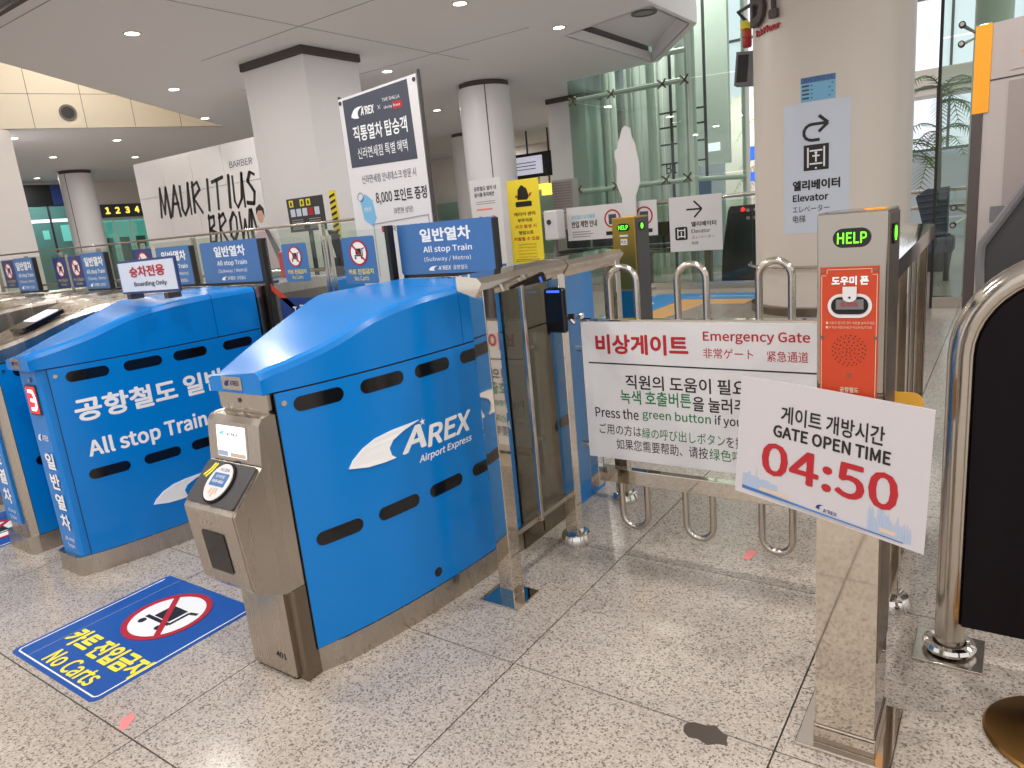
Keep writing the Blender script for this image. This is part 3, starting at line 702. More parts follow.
# ------------------------------------------------------------------ glass flaps with no-cart notices
def flap(x0, x1, y, label, nx, nz, orange, nw):
    T = Thing('glass_flap', label, 'gate flap', (x0, y, .12))
    g = T.part('pane', MB().prism(rect(x0, x1, .15, 1.56, .03), Fr((0, y, 0)).pt, -.006, .006), 'glass_clear')
    T.part('hinge_post', MB().box(x0-.012 if orange else x1, x0+.012 if orange else x1+.024, y-.02, y+.02, 0, 1.57), 'black')
    T.part('edge_strip', MB().box(x1-.012 if orange else x0, x1 if orange else x0+.012, y-.012, y+.012, .15, 1.55), 'satin_steel')
    f_ = Fr((0, y-.007, 0))
    b = T.part('no_cart_notice', MB().prism(rect(nx, nx+nw, nz, nz+nw, .012), f_.pt, 0, .002), 'sign_blue')
    f2 = Fr((0, y-.009, 0))
    cart_icon(T, f2, nx+nw*.5, nz+nw*.66, nw*.27, b, lift=.002)
    T.text('카트 진입금지', f2, (nx+nw*.12, nx+nw*.88, nz+nw*.2, nz+nw*.32), 'yellow_print', b, .01)
    T.text('No Carts', f2, (nx+nw*.28, nx+nw*.72, nz+nw*.07, nz+nw*.165), 'yellow_print', b)
    if orange:
        T.part('orange_band', MB().prism([(x0+.02, 1.27), (x0+.3, 1.08), (x0+.3, 1.12), (x0+.02, 1.31)], f_.pt, 0, .002), 'orange_paint')
        bb = T.part('bicycle_notice', MB().prism(rect(x0+.08, x0+.5, .92, 1.225, .01), f_.pt, 0, .002), 'navy')
        rg = MB()
        for cx_ in (x0+0.170, x0+0.290): rg.v, rg.f = rg.v, rg.f; rr = ring(f2, cx_, 1.09, .042, .042, .008, 0, .002, 18); rg.add(rr.v, rr.f)
        ll = lines(f2, [(x0+0.170, 1.09, x0+0.210, 1.15), (x0+0.210, 1.15, x0+0.270, 1.15), (x0+0.270, 1.15, x0+0.220, 1.09), (x0+0.220, 1.09, x0+0.170, 1.09), (x0+0.290, 1.09, x0+0.265, 1.18), (x0+0.220, 1.09, x0+0.205, 1.17), (x0+0.190, 1.17, x0+0.220, 1.17), (x0+0.250, 1.18, x0+0.280, 1.18)], .008, .002)
        rg.add(ll.v, ll.f); T.part('bicycle_pictogram', rg, 'white_print', bb)
        r4 = ring(f2, x0+0.470, 1.17, .03, .03, .008, 0, .002, 14); T.part('ring_pictogram', r4, 'white_print', bb)
flap(-3.54, -3.02, 2.62, 'glass flap with no-cart and bicycle notices beside the lettered gate', -3.37, 1.315, True, .21)
flap(-2.985, -2.55, 2.62, 'glass flap with no-cart notice beside the nearest gate', -2.88, 1.29, False, .24)
def small_notice(x0, x1, y, z0, z1, label):
    T = Thing('glass_flap', label, 'gate flap', ((x0+x1)/2, y, 0))
    T.part('pane', MB().prism(rect(x0-.015, x1+.015, .15, 1.6, .01), Fr((0, y, 0)).pt, -.005, .005), 'glass_clear')
    T.part('edge_strip', MB().box(x1+.015, x1+.025, y-.01, y+.01, 0, 1.6), 'satin_steel')
    f_ = Fr((0, y-.006, 0)); b = T.part('no_cart_notice', MB().prism(rect(x0, x1, z0, z1, .01), f_.pt, 0, .002), 'navy')
    f2 = Fr((0, y-.008, 0)); w = x1-x0
    cart_icon(T, f2, (x0+x1)/2, z0+(z1-z0)*.62, w*.3, b, lift=.002)
    T.text('카트 진입금지', f2, (x0+w*.12, x1-w*.12, z0+(z1-z0)*.2, z0+(z1-z0)*.29), 'yellow_print', b)
    T.text('No Carts', f2, (x0+w*.28, x1-w*.28, z0+(z1-z0)*.08, z0+(z1-z0)*.15), 'yellow_print', b)
small_notice(-5.3, -5.05, 2.8, 1.33, 1.58, 'glass flap with navy no-cart notice behind the boarding only board')
small_notice(-6.33, -6.1, 2.8, 1.33, 1.58, 'glass flap with navy no-cart notice, right one of the left pair')
small_notice(-6.6, -6.38, 2.8, 1.33, 1.58, 'glass flap with navy no-cart notice, left one of the left pair')
small_notice(-7.62, -7.38, 2.8, 1.35, 1.6, 'glass flap with no-cart notice at the far left edge')

# ------------------------------------------------------------------ floor stickers and marks
def floor_sticker(x0, y0, label):
    T = Thing('floor_sticker', label, 'floor sticker', (x0+.35, y0+.35, 0))
    fr = Fr((x0, y0, .0), (1, 0, 0), (0, 1, 0))
    b = T.part('sheet', MB().prism(rect(0, .7, 0, .7, .03), fr.pt, .0002, .0016), 'sticker_blue')
    g = Fr((x0, y0, .0016), (1, 0, 0), (0, 1, 0))
    T.part('border', lines(g, [(.035, .022, .665, .022), (.678, .035, .678, .665), (.022, .035, .022, .665), (.022, .035, .035, .022), (.665, .022, .678, .035)], .006, .001), 'white_print', b)
    T.part('crease', lines(g, [(.11, .02, .11, .69)], .003, .0008), 'grey_print', b)
    cart_icon(T, g, .375, .475, .185, b, lift=.0022)
    T.text('카트 진입금지', g, (.12, .68, .14, .255), 'yellow_print', b, .025)
    T.text('No Carts', g, (.2, .57, .035, .12), 'yellow_print', b, .015)
floor_sticker(-3.32, .893, 'square blue no carts floor sticker in front of the nearest gate')
floor_sticker(-5.34, .95, 'blue no carts floor sticker cut by the left edge')
st = MB(); random.seed(3)
st.prism([(-.67+(.055+.025*random.random())*math.cos(t*.45), 1.755+(.03+.022*random.random())*math.sin(t*.45)) for t in range(14)], lambda a, b, c: (a, b, c), .0002, .0012)
solo('floor_stain', st, 'stain', 'dark torn tape residue on the granite near the help post', 'stain')
solo('tape_scrap', MB().prism([(-2.43, .9), (-2.38, .87), (-2.365, .885), (-2.395, .93), (-2.43, .945)], lambda a, b, c: (a, b, c), .0002, .0012), 'pink_tape', 'pink tape scrap on the floor below the blue sticker', 'tape')
solo('tape_scrap', MB().prism([(-.9, 2.86), (-.87, 2.86), (-.86, 2.96), (-.895, 2.95)], lambda a, b, c: (a, b, c), .0002, .0012), 'pink_tape', 'pink tape scrap on the floor behind the emergency gate', 'tape')
# guide stripes on the far floor
for nm, m, z, label, off in (('floor_stripe', 'floor_blue', .0014, 'blue guide stripe on the floor beyond the emergency gate', 0), ('floor_stripe', 'floor_orange', .0014, 'orange guide stripe beside the blue one on the far floor', .72)):
    pts_ = [(-4.86+off*.62, 7.6), (-5.05+off, 11.75-off), (-3.0, 11.75-off)]
    lw = .66 if off == 0 else .5
    mb = MB().prism([(pts_[0][0], 7.6), (pts_[0][0]+lw*.8, 7.6), (pts_[1][0]+lw, 11.75-off-lw), (-3.2, 11.75-off-lw), (-3.2, 11.75-off), (pts_[1][0], 11.75-off)], lambda a, b, c: (a, b, c), .0002, z)
    T = Thing(nm, label, 'floor marking', (-4.4, 10.5, 0)); T.part('stripe', mb, m)
    if off == 0:
        for a, b_ in ((-4.75, 9.2), (-4.78, 10.3)): T.part('stripe_arrow', MB().prism([(a-.12, b_), (a+.12, b_), (a+.12, b_+.3), (a, b_+.5), (a-.12, b_+.3)], lambda a_, b2, c: (a_, b2, c), .0014, .0022), 'white_print')
        T.text('엘리베이터 Elevator', Fr((0, 0, .0014), (1, 0, 0), (0, 1, 0)), (-4.2, -3.3, 11.3, 11.5), 'white_print')
# ------------------------------------------------------------------ emergency gate: left rail, leaf, right rail
T = Thing('guard_rail', 'mirror steel guard rail with glass infill beside the nearest gate', 'guard rail', (-1.64, 2.6, 0))
XR = -1.62
T.part('post', MB().box(XR-.07, XR, 2.13, 2.205, .008, 1.3, .003), 'mirror_steel')
T.part('base_plate', MB().box(XR-.14, XR+.055, 2.07, 2.24, 0, .008, .002), 'mirror_steel')
T.part('post', MB().box(XR-.07, XR-.005, 2.69, 2.745, .01, 1.3, .003), 'mirror_steel')
T.part('base_ring', MB().lathe(XR-.035, 2.72, [(.075, 0), (.078, .02), (.066, .05), (.05, .055)], 28), 'chrome')
T.part('post', MB().box(XR-.075, XR, 3.24, 3.29, .01, 1.3, .003), 'mirror_steel')
T.part('base_ring', MB().lathe(XR-.035, 3.265, [(.07, 0), (.072, .02), (.06, .045), (.045, .05)], 24), 'chrome')
T.part('top_rail', MB().prism([(XR-.1, 1.3), (XR-.018, 1.272), (XR+.02, 1.325), (XR-.0, 1.345), (XR-.1, 1.355)], lambda a, b, c: (a, c, b), 2.1, 3.3, False), 'mirror_steel')
T.part('glass_infill', MB().box(XR-.085, XR-.077, 2.19, 2.65, .26, 1.27), 'glass_clear')
T.part('bottom_rail', MB().box(XR-.05, XR-.03, 2.185, 2.69, .24, .262), 'satin_steel')
T.part('upright_bar', MB().box(XR-.03, XR-.012, 2.405, 2.425, .24, 1.29, .003), 'satin_steel')
T.part('rail_joint', MB().prism([(XR-.102, 1.298), (XR-.016, 1.27), (XR+.022, 1.325), (XR+.0, 1.347), (XR-.102, 1.357)], lambda a, b, c: (a, c, b), 2.735, 2.745, False), 'dark_steel')
T.part('glass_infill', MB().box(XR-.045, XR-.037, 2.75, 3.23, .26, 1.27), 'glass_clear')
o = Thing('card_reader', 'slim black card reader fixed to the guard rail post', 'card reader', (-1.6, 2.66, 1.03))
o.part('housing', MB().box(-1.69, -1.585, 2.655, 2.685, 1.035, 1.235, .012), 'black_gloss')
o.part('light_bar', MB().box(-1.67, -1.605, 2.652, 2.656, 1.215, 1.225), 'screen_blue')
# leaf
XL0, XL1, YL = -1.555, -.44, 2.75
T = Thing('emergency_gate', 'steel emergency gate leaf with looped bars and white instruction board', 'gate', ((XL0+XL1)/2, YL, .08))
T.part('bottom_rail', MB().box(XL0, XL1, YL-.02, YL+.02, .33, .4, .003), 'mirror_steel')
T.part('top_rail', MB().box(XL0, XL1, YL-.02, YL+.02, 1.04, 1.085, .003), 'mirror_steel')
T.part('side_rail', MB().box(XL0-.0, XL0+.045, YL-.022, YL+.022, .3, 1.085, .003), 'mirror_steel')
T.part('side_rail', MB().box(XL1-.045, XL1, YL-.022, YL+.022, .3, 1.085, .003), 'mirror_steel')
for z in (.5, .95): T.part('hinge', MB().tube([(XL0-.035, YL-.01, z), (XL0+.01, YL-.01, z)], .014, 8), 'chrome')
T.part('latch', MB().box(-1.6, -1.53, 2.7, 2.73, 1.09, 1.115, .004).tube([(-1.6, 2.71, 1.1), (-1.57, 2.71, 1.07)], .01, 8), 'chrome')
def loop(x0, x1, zb, zt, up):
    c = (x0+x1)/2; rd = (x1-x0)/2; z_ = zt-rd if up else zt+rd
    arcp = [(c-rd*math.cos(math.pi*i/10), YL, z_+(1 if up else -1)*rd*math.sin(math.pi*i/10)) for i in range(11)]
    return MB().tube([(x0, YL, zb)]+arcp+[(x1, YL, zb)], .0145, 10)
for x0, x1 in ((-1.41, -1.285), (-1.105, -.985), (-.78, -.66)):
    T.part('upper_loop', loop(x0, x1, 1.08, 1.305, True), 'satin_steel')
    T.part('lower_loop', loop(x0, x1, .335, .12, False), 'satin_steel')
ef_ = Fr((0, YL-.023, 0))
b = T.part('instruction_board', MB().prism(rect(-1.548, -.45, .452, 1.075), ef_.pt, 0, .006), 'board_white')
e6 = Fr((0, YL-.029, 0))
T.text('비상게이트', e6, (-1.48, -1.056, .935, 1.022), 'red_print', b, .02)
T.text('Emergency Gate', e6, (-.994, -.589, .99, 1.04), 'red_print', b, .012)
T.text('非常ゲート', e6, (-.995, -.796, .93, .972), 'red_print', b)
T.text('紧急通道', e6, (-.745, -.595, .925, .967), 'red_print', b)
T.part('rule', lines(e6, [(-1.52, .893, -.5, .885)], .006, .001), 'black_print', b)
T.text('직원의 도움이 필요한 경우', e6, (-1.345, -.62, .782, .846), 'black_print', b, .008)
T.text('녹색 호출버튼', e6, (-1.374, -1.052, .714, .778), 'green_print', b, .008)
T.text('을 눌러주세요', e6, (-1.046, -.72, .704, .768), 'black_print', b, .008)
T.text('Press the', e6, (-1.503, -1.292, .643, .692), 'black_print', b, .006)
T.text('green button', e6, (-1.273, -.972, .643, .695), 'green_print', b, .006)
T.text('if you need help', e6, (-.955, -.62, .643, .695), 'black_print', b, .006)
T.text('ご用の方は', e6, (-1.488, -1.284, .566, .615), 'black_print', b)
T.text('緑の呼び出しボタン', e6, (-1.28, -.914, .563, .612), 'green_print', b)
T.text('を押してください', e6, (-.91, -.6, .56, .609), 'black_print', b)
T.text('如果您需要帮助、请按', e6, (-1.407, -.989, .499, .55), 'black_print', b)
T.text('绿色呼叫', e6, (-.982, -.8, .499, .55), 'green_print', b)
T.text('按钮', e6, (-.795, -.7, .499, .55), 'black_print', b)
# right rail
T = Thing('guard_rail', 'mirror steel guard rail running back from the front help post', 'guard rail', (-.29, 2.9, 0))
XR = -.27
T.part('post', MB().box(XR-.065, XR-.005, 2.69, 2.745, .01, 1.29, .003), 'mirror_steel')
T.part('base_ring', MB().lathe(XR-.035, 2.72, [(.072, 0), (.075, .02), (.062, .05), (.05, .055)], 28), 'chrome')
T.part('post', MB().box(XR-.065, XR-.005, 3.3, 3.35, .01, 1.34, .003), 'mirror_steel')
T.part('base_ring', MB().lathe(XR-.035, 3.325, [(.072, 0), (.075, .02), (.062, .05), (.05, .055)], 24), 'chrome')
T.part('top_rail', MB().prism([(XR-.09, 1.275), (XR+.01, 1.275), (XR+.01, 1.33), (XR-.09, 1.34)], lambda a, b, c: (a, c, b+(c-2.2)*.03), 2.2, 3.4, False), 'mirror_steel')
for y in (2.3, 2.5, 2.95, 3.12): T.part('upright_bar', MB().box(XR-.05, XR-.02, y, y+.035, .1, 1.3, .003), 'satin_steel')
T.part('glass_infill', MB().box(XR-.04, XR-.032, 2.76, 3.29, .26, 1.27), 'glass_clear')
T.part('bottom_rail', MB().box(XR-.05, XR-.02, 2.3, 3.3, .09, .12), 'satin_steel')
o = Thing('yellow_plate', 'yellow rounded plate on the guard rail behind the time sign', 'plate', (-.24, 2.5, .7))
o.part('plate', MB().prism(rect(-.33, -.19, .78, .93, .03), Fr((0, 2.35, 0)).pt, -.006, 0), 'yellow_plastic')

# ------------------------------------------------------------------ help posts
def help_post(x0, y0, label, kind):
    w_, d_, h_ = .152, .2, 1.49
    T = Thing('help_post', label, 'help post', (x0+w_/2, y0+d_/2, 0))
    x1, y1 = x0+w_, y0+d_
    T.part('base_plate', MB().box(x0-.05, x1+.045, y0-.03, y1+.05, 0, .012, .003), 'mirror_steel')
    T.part('base_collar', MB().box(x0-.004, x1+.004, y0-.004, y1+.004, .012, .07, .003), 'mirror_steel')
    T.part('shaft', MB().box(x0, x1, y0, y1, .07, 1.05, .002), 'mirror_steel')
    T.part('head', MB().box(x0, x1, y0, y1, 1.05, h_, .004), 'post_steel' if kind == 'near' else 'brass_steel')
    T.part('side_cover', MB().box(x1-.001, x1+.003, y0+.015, y1-.004, .3, h_-.01), 'dark_steel' if kind == 'near' else 'dark_grey')
    T.part('corner_light', MB().prism([(x1-.045, y0+.004), (x1-.005, y0+.004), (x1-.005, y0+.06), (x1-.06, y0+.06)], lambda a, b, c: (a, b, c), h_-.002, h_+.003), 'amber')
    fr = Fr((x0, y0, 0))
    pd = T.part('display', MB().prism(rect(.036, .119, 1.407, 1.452, .022, 6), fr.pt, -.002, .004), 'black_gloss')
    T.text('HELP', Fr((x0, y0-.004, 0)), (.046, .11, 1.4165, 1.4425), 'led_green', pd, .008, lift=.0015)
    sf_ = Fr((x1+.003, y0, 0), (0, 1, 0), (0, 0, 1))
    sd = T.part('side_display', MB().prism(rect(.05, .13, 1.405, 1.455, .022, 6), sf_.pt, 0, .004), 'black_gloss')
    T.part('side_light', MB().prism(ell(.09, 1.43, .018, n=14), Fr((x1+.007, y0, 0), (0, 1, 0), (0, 0, 1)).pt, 0, .001), 'led_green', sd)
    return T, fr
T, fr = help_post(-.388, 1.862, 'steel help post in front with orange intercom panel', 'near')
op = T.part('intercom_panel', MB().prism(rect(.008, .138, 1.03, 1.362), fr.pt, -.002, .003), 'orange_paint')
f3 = Fr((-.388, 1.859, 0))
T.part('panel_border', lines(f3, [(.012, 1.034, .012, 1.342), (.134, 1.034, .134, 1.342), (.024, 1.356, .122, 1.356), (.012, 1.342, .022, 1.342), (.024, 1.356, .024, 1.346), (.134, 1.342, .124, 1.342), (.122, 1.356, .122, 1.346)], .0014, .0008), 'city_orange', op)
for a, c in ((.015, 1.353), (.131, 1.353), (.013, 1.19), (.133, 1.19)): T.part('screw', MB().prism(ell(a, c, .0042, n=12), f3.pt, 0, .002), 'dark_steel', op)
T.text('도우미 폰', f3, (.034, .116, 1.318, 1.34), 'white_print', op, .03)
T.part('button_surround', MB().prism(rect(.026, .124, 1.239, 1.297, .0285, 8), f3.pt, 0, .002), 'board_white', op)
f4 = Fr((-.388, 1.857, 0))
T.part('button_recess', MB().prism(rect(.034, .116, 1.248, 1.29, .02, 8), f4.pt, 0, .0015), 'black_gloss', op)
f5 = Fr((-.388, 1.8555, 0))
T.part('button_screen', MB().prism(rect(.045, .106, 1.26, 1.284), f5.pt, 0, .001), 'mid_grey', op)
T.text('통화중', Fr((-.388, 1.8545, 0)), (.055, .095, 1.266, 1.278), 'red_print', op)
T.part('guard_tab', MB().prism([(.06, 1.315), (.06, 1.29)]+[(.0755+.0155*math.cos(math.radians(t)), 1.29+.012*math.sin(math.radians(t))) for t in range(180, 361, 30)]+[(.091, 1.315)], Fr((-.388, 1.854, 0)).pt, 0, .002), 'board_white', op)
T.part('guard_rivet', MB().prism(ell(.0755, 1.289, .0028, n=10), Fr((-.388, 1.852, 0)).pt, 0, .001), 'black', op)
T.text('● 사용이 필요한 경우 버튼을 눌러주세요', f3, (.022, .13, 1.223, 1.23), 'city_orange', op)
T.text('● IF YOU NEED HELP PUSH BUTTON', f3, (.022, .124, 1.212, 1.219), 'city_orange', op)
hm = MB()
for k, (rd, n) in enumerate(((.006, 5), (.014, 8), (.0225, 13), (.031, 18), (.0375, 22))):
    for i in range(n):
        t = 2*math.pi*i/n+k*.3; hm.prism(ell(.075+rd*math.cos(t), 1.158+rd*math.sin(t), .0017, n=7), f3.pt, 0, .0006)
sp_ = T.part('speaker_hole', hm, 'black', op); sp_['kind'] = 'stuff'
T.part('keyhole', MB().prism(ell(.075, 1.097, .005, n=12), f3.pt, 0, .0015), 'dark_steel', op)
T.text('공항철도', f3, (.055, .098, 1.052, 1.066), 'city_orange', op, .02)
T, fr = help_post(-2.02, 4.02, 'brassy far help post behind the guard rail', 'far')
T.part('label_strip', MB().prism(rect(.05, .105, 1.375, 1.385), fr.pt, 0, .001), 'board_white')
T.part('label_card', MB().prism(rect(.055, .098, 1.325, 1.36), fr.pt, 0, .001), 'board_white')
T.text('비상', Fr((-2.02, 4.018, 0)), (.06, .094, 1.33, 1.356), 'black_print')

# ------------------------------------------------------------------ gate open time paper (leans off the help post)
P = dict(bl=(-.593, 1.835, .761), br=(-.135, 1.835, .659), tr=(-.123, 1.835, 1.028), tl=(-.567, 1.835, 1.09))
class QuadFr:
    def pt(s, a, b, c=0):
        p = [(1-a)*(1-b)*P['bl'][i]+a*(1-b)*P['br'][i]+a*b*P['tr'][i]+(1-a)*b*P['tl'][i] for i in range(3)]
        return (p[0], p[1]-c+.006*math.sin(a*3.1)-.004*b, p[2])
qf = QuadFr()
T = Thing('time_sign', 'white laminated gate open time sign tilted across the help post', 'sign', (-.36, 1.835, .66))
sh = T.part('sheet', wrap(qf, 0, 1, 0, 1, -.004, 0, 16), 'paper')
T.text('게이트 개방시간', qf, (.235, .775, .68, .82), 'black_print', sh, .01)
T.text('GATE OPEN TIME', qf, (.198, .812, .555, .655), 'black_print', sh, .02)
T.text('04:50', qf, (.142, .86, .225, .5), 'red_print', sh, .014)
T.part('stripe', MB().prism([(.04, .045), (.4, .035), (.9, .028), (.9, .034), (.4, .048), (.04, .075)], qf.pt, .0002, .001), 'sign_blue', sh)
ct = MB(); random.seed(11)
for i in range(13):
    a = .04+i*.0155; h_ = .1+.07*random.random()*(1-i/14)
    ct.prism([(a, .06), (a+.014, .06), (a+.014, .05+h_), (a, .05+h_)], qf.pt, .0002, .0008)
ct.prism([(.115, .1), (.121, .1), (.118, .27)], qf.pt, .0002, .0008)
T.part('city_print', ct, 'city_blue', sh)
ct = MB()
for i in range(14):
    a = .72+i*.0155; h_ = .05+.1*random.random()
    ct.prism([(a, .04), (a+.014, .04), (a+.014, .06+h_), (a+.007, .1+h_), (a, .06+h_)], qf.pt, .0002, .0008)
T.part('city_print', ct, 'city_blue', sh)
for q_ in (rect(.14, .3, .07, .1), rect(.78, .86, .06, .09)): T.part('sunset_print', MB().prism(q_, qf.pt, .0004, .001), 'city_orange', sh)
T.part('logo', swoosh(qf, .452, .49, .07, .11, .001), 'navy', sh)
T.text("A'REX", qf, (.492, .565, .058, .088), 'navy', sh, .01)
T.part('tape_pad', MB().box(-.36, -.26, 1.848, 1.861, .9, .96), 'board_white')

# ------------------------------------------------------------------ black panel barrier and brass base at right
T = Thing('barrier_panel', 'black panel barrier with curved steel tube frame at the right edge', 'barrier', (.5, 2.5, 0))
cx_, cz_, rd = .165, 1.02, .265
path = [(-.1, 2.5, .0), (-.1, 2.5, .4), (-.1, 2.5, 1.02)]+[(cx_-rd*math.cos(math.radians(t)), 2.5, cz_+rd*math.sin(math.radians(t))) for t in range(9, 91, 9)]+[(.9, 2.5, cz_+rd)]
path += [(1.1+.0+rd*math.sin(math.radians(t))-.2, 2.5, cz_+rd*math.cos(math.radians(t))) for t in range(9, 91, 9)]+[(1.165, 2.5, .4), (1.165, 2.5, 0)]
T.part('tube_frame', MB().tube(path, .044, 18), 'satin_steel')
po = [(-.068, .125), (1.13, .125)]+[(.9+(rd-.03)*math.cos(math.radians(t)), cz_+(rd-.03)*math.sin(math.radians(t))) for t in range(0, 91, 10)]+[(cx_+(rd-.032)*math.cos(math.radians(t)), cz_+(rd-.032)*math.sin(math.radians(t))) for t in range(90, 181, 10)]
T.part('panel', MB().prism(po, Fr((0, 2.48, 0)).pt, -.02, .02), 'black_panel')
for x in (-.1, 1.165):
    T.part('base_ring', MB().torus(x, 2.5, .03, .062, .017), 'chrome')
    T.part('base_plate', MB().box(x-.1, x+.1, 2.4, 2.6, 0, .01, .002), 'satin_steel')
T = Thing('stanchion', 'round brass stanchion base cut by the lower right corner', 'stanchion', (.2, 2.12, 0))
T.part('base', MB().lathe(.19, 2.17, [(.18, 0), (.186, .008), (.18, .016), (.1, .028), (.05, .034), (.03, .05)], 48), 'brass')
T.part('pole', MB().lathe(.19, 2.17, [(.025, .03), (.025, .9), (.035, .92), (.03, .96), (.001, .97)], 20), 'brass')

# ------------------------------------------------------------------ ticket machine at right
T = Thing('ticket_machine', 'tall grey ticket machine with amber corner stripe at the right edge', 'ticket machine', (.4, 4.7, 0))
mf = Fr((-.2, 4.5, 0), (.934, -.358, 0), (0, 0, 1))
T.part('body', MB().prism(rect(.012, 1.0, 0, 2.25, .01), mf.pt, -.6, 0), 'machine_light')
T.part('corner_stripe', MB().prism(rect(0, .075, 1.84, 2.252), mf.pt, -.6, .006), 'amber')
T.part('corner_trim', MB().prism(rect(0, .05, 0, 1.84), mf.pt, -.6, .006), 'trim_brown')
T.part('front_panel', MB().prism(rect(.16, .98, .2, 1.97), mf.pt, 0, .008), 'machine_grey')
T.part('panel_seam', MB().prism(rect(.06, 1.0, 1.985, 1.992), mf.pt, 0, .002), 'dark_grey')
tp = T.part('top_panel', MB().prism(rect(.16, .98, 2.02, 2.2), mf.pt, 0, .004), 'machine_light')
star = []
for i in range(12):
    t = math.radians(i*30+10); rr = .1 if i % 2 == 0 else .04; star.append((.3+rr*math.cos(t), 2.11+rr*.8*math.sin(t)))
T.part('star_mark', MB().prism(star, mf.pt, .004, .006), 'amber', tp)
T.part('console', MB().prism([(0.03, .8), (.0, 1.19), (.24, 1.55), (.42, 1.55), (.42, .8)], lambda a, b, c: mf.pt(.19+a*1.0, b, c), .0, .25), 'dark_grey')
T.part('console_edge', MB().tube([mf.pt(.2, .8, .25), mf.pt(.18, 1.12, .25), mf.pt(.185, 1.21, .25), mf.pt(.42, 1.57, .25), mf.pt(.6, 1.57, .25)], .022, 8), 'mid_grey')
T.part('coin_box', MB().prism(rect(.13, .22, 1.3, 1.38), mf.pt, .008, .06), 'mid_grey')

# ------------------------------------------------------------------ glass lift and glass wall
T = Thing('glass_lift', 'green glass lift shaft with white steel tubes beside the big column', 'lift', (-6.0, 15.2, 0))
YG = 14.0
gx = [-7.85, -6.85, -5.75, -5.24]
for zi, (z0, z1) in enumerate(((.12, 2.0), (2.02, 3.8), (3.82, 6.4))):
    for a, b in zip(gx, gx[1:]): T.part('pane', MB().box(a+.008, b-.008, YG-.06, YG-.045, z0, z1), 'glass_green')
    T.part('pane', MB().prism([(-5.22, 13.94), (-4.25, 14.25), (-4.25, 14.265), (-5.22, 13.955)], lambda a, b, c: (a, b, c), z0, z1), 'glass_green')
    T.part('pane', MB().box(-7.86, -7.845, 14.0, 16.8, z0, z1), 'glass_green')
for x, y, rr in ((-5.22, 14.05, .1), (-5.75, 14.9, .1), (-7.4, 14.8, .07), (-6.4, 14.9, .09), (-4.27, 14.35, .07), (-7.65, 15.6, .1), (-7.05, 15.6, .09)): T.part('tube_column', MB().tube([(x, y, 0), (x, y, 6.4)], rr, 14), 'tube_white')
for z in (3.82, 4.35, 1.95): T.part('tube_beam', MB().tube([(-7.7 if z != 4.35 else -5.85, 14.06, z), (-5.22, 14.06, z)], .05, 10), 'tube_white')
T.part('tube_beam', MB().tube([(-5.22, 14.06, 1.95), (-4.25, 14.32, 1.9)], .05, 10), 'tube_white')
for x in (-7.75, -6.85, -5.75, -5.3):
    for z in (3.8, 2.0): T.part('spider_fitting', MB().tube([(x-.08, 13.93, z-.08), (x, 13.98, z), (x+.08, 13.93, z+.08)], .018, 6).tube([(x-.08, 13.93, z+.08), (x, 13.98, z), (x+.08, 13.93, z-.08)], .018, 6), 'dark_steel')
for z in (2.35, 2.75, 3.1, 3.4): T.part('guide_rail', MB().box(-6.4, -5.4, 15.3, 15.34, z, z+.035), 'dark_grey')
for x in (-6.7, -6.2, -5.45): T.part('guide_rail', MB().box(x, x+.05, 15.4, 15.45, 0, 6.3), 'dark_grey')
T.part('shaft_curtain', MB().grid([[(-7.8+i*.05, 16.6+.05*math.sin(i*1.3), z) for z in (0, 6.3)] for i in range(24)]), 'wall_green')
T.part('lift_door', MB().box(-6.55, -5.98, 16.5, 16.55, 0, 2.3).box(-5.96, -5.4, 16.5, 16.55, 0, 2.3), 'pale_blue')
T.part('landing_panel', MB().box(-6.6, -5.3, 16.56, 16.7, 2.3, 6.3), 'wall_green')
T.part('screen', MB().box(-5.62, -5.2, 15.0, 15.03, 1.35, 2.0), 'sign_blue')
T.part('blue_display', MB().box(-5.05, -4.65, 16.9, 16.95, 2.3, 2.6).box(-5.05, -4.65, 16.9, 16.95, 1.85, 2.05), 'screen_blue')
T.part('pillar', MB().box(-4.62, -4.2, 17.0, 17.4, 0, 6), 'wall_green')
T.text('B1', Fr((0, 13.93, 0)), (-5.72, -5.5, 2.1, 2.3), 'black_print', lift=.01)
T.part('light_strip', MB().box(-5.55, -5.3, 15.9, 15.95, 2.55, 2.72), 'screen_white')
for x, y, z, e_, lab in ((-6.3, 15.0, 6.6, 170, 'added fill lamp at the head of the glass lift shaft'), (-6.2, 18.3, 4.6, 140, 'added fill lamp behind the glass lift')):  # fill lamps added to brighten the dark shaft interior
    T = Thing('lift_fill_lamp', lab, 'ceiling light', (x, y, z)); T.part('housing', MB().lathe(x, y, [(.2, z), (.22, z+.05), (.1, z+.1)], 20), 'white_paint'); T.part('diffuser', MB().lathe(x, y, [(.18, z-.02), (.19, z)], 20), 'lamp')
    T.part('hanger_rod', MB().tube([(x, y, z+.1), (x, y, 9.0)], .015, 6), 'mid_grey')
    l = bpy.data.lights.new('lift', 'AREA'); l.shape = 'DISK'; l.size = .4; l.energy = e_; l.color = (1, .98, .94)
    lo = bpy.data.objects.new('lamp_light', l); COL.objects.link(lo); lo.parent = T.o; lo.location = (0, 0, -.04)
T = Thing('glass_wall', 'frameless green glass wall with round steel fittings right of the column', 'glass wall', (.4, 10.0, 0))
for z0, z1 in ((.14, 1.07), (1.09, 3.05), (3.07, 6.0)): T.part('pane', MB().box(-.76, 1.6, 10.0, 10.016, z0, z1), 'glass_green')
T.part('edge_seal', MB().box(-.79, -.76, 9.98, 10.05, .0, 6), 'black')
T.part('base_channel', MB().box(-.76, 1.6, 9.96, 10.06, 0, .14), 'satin_steel')
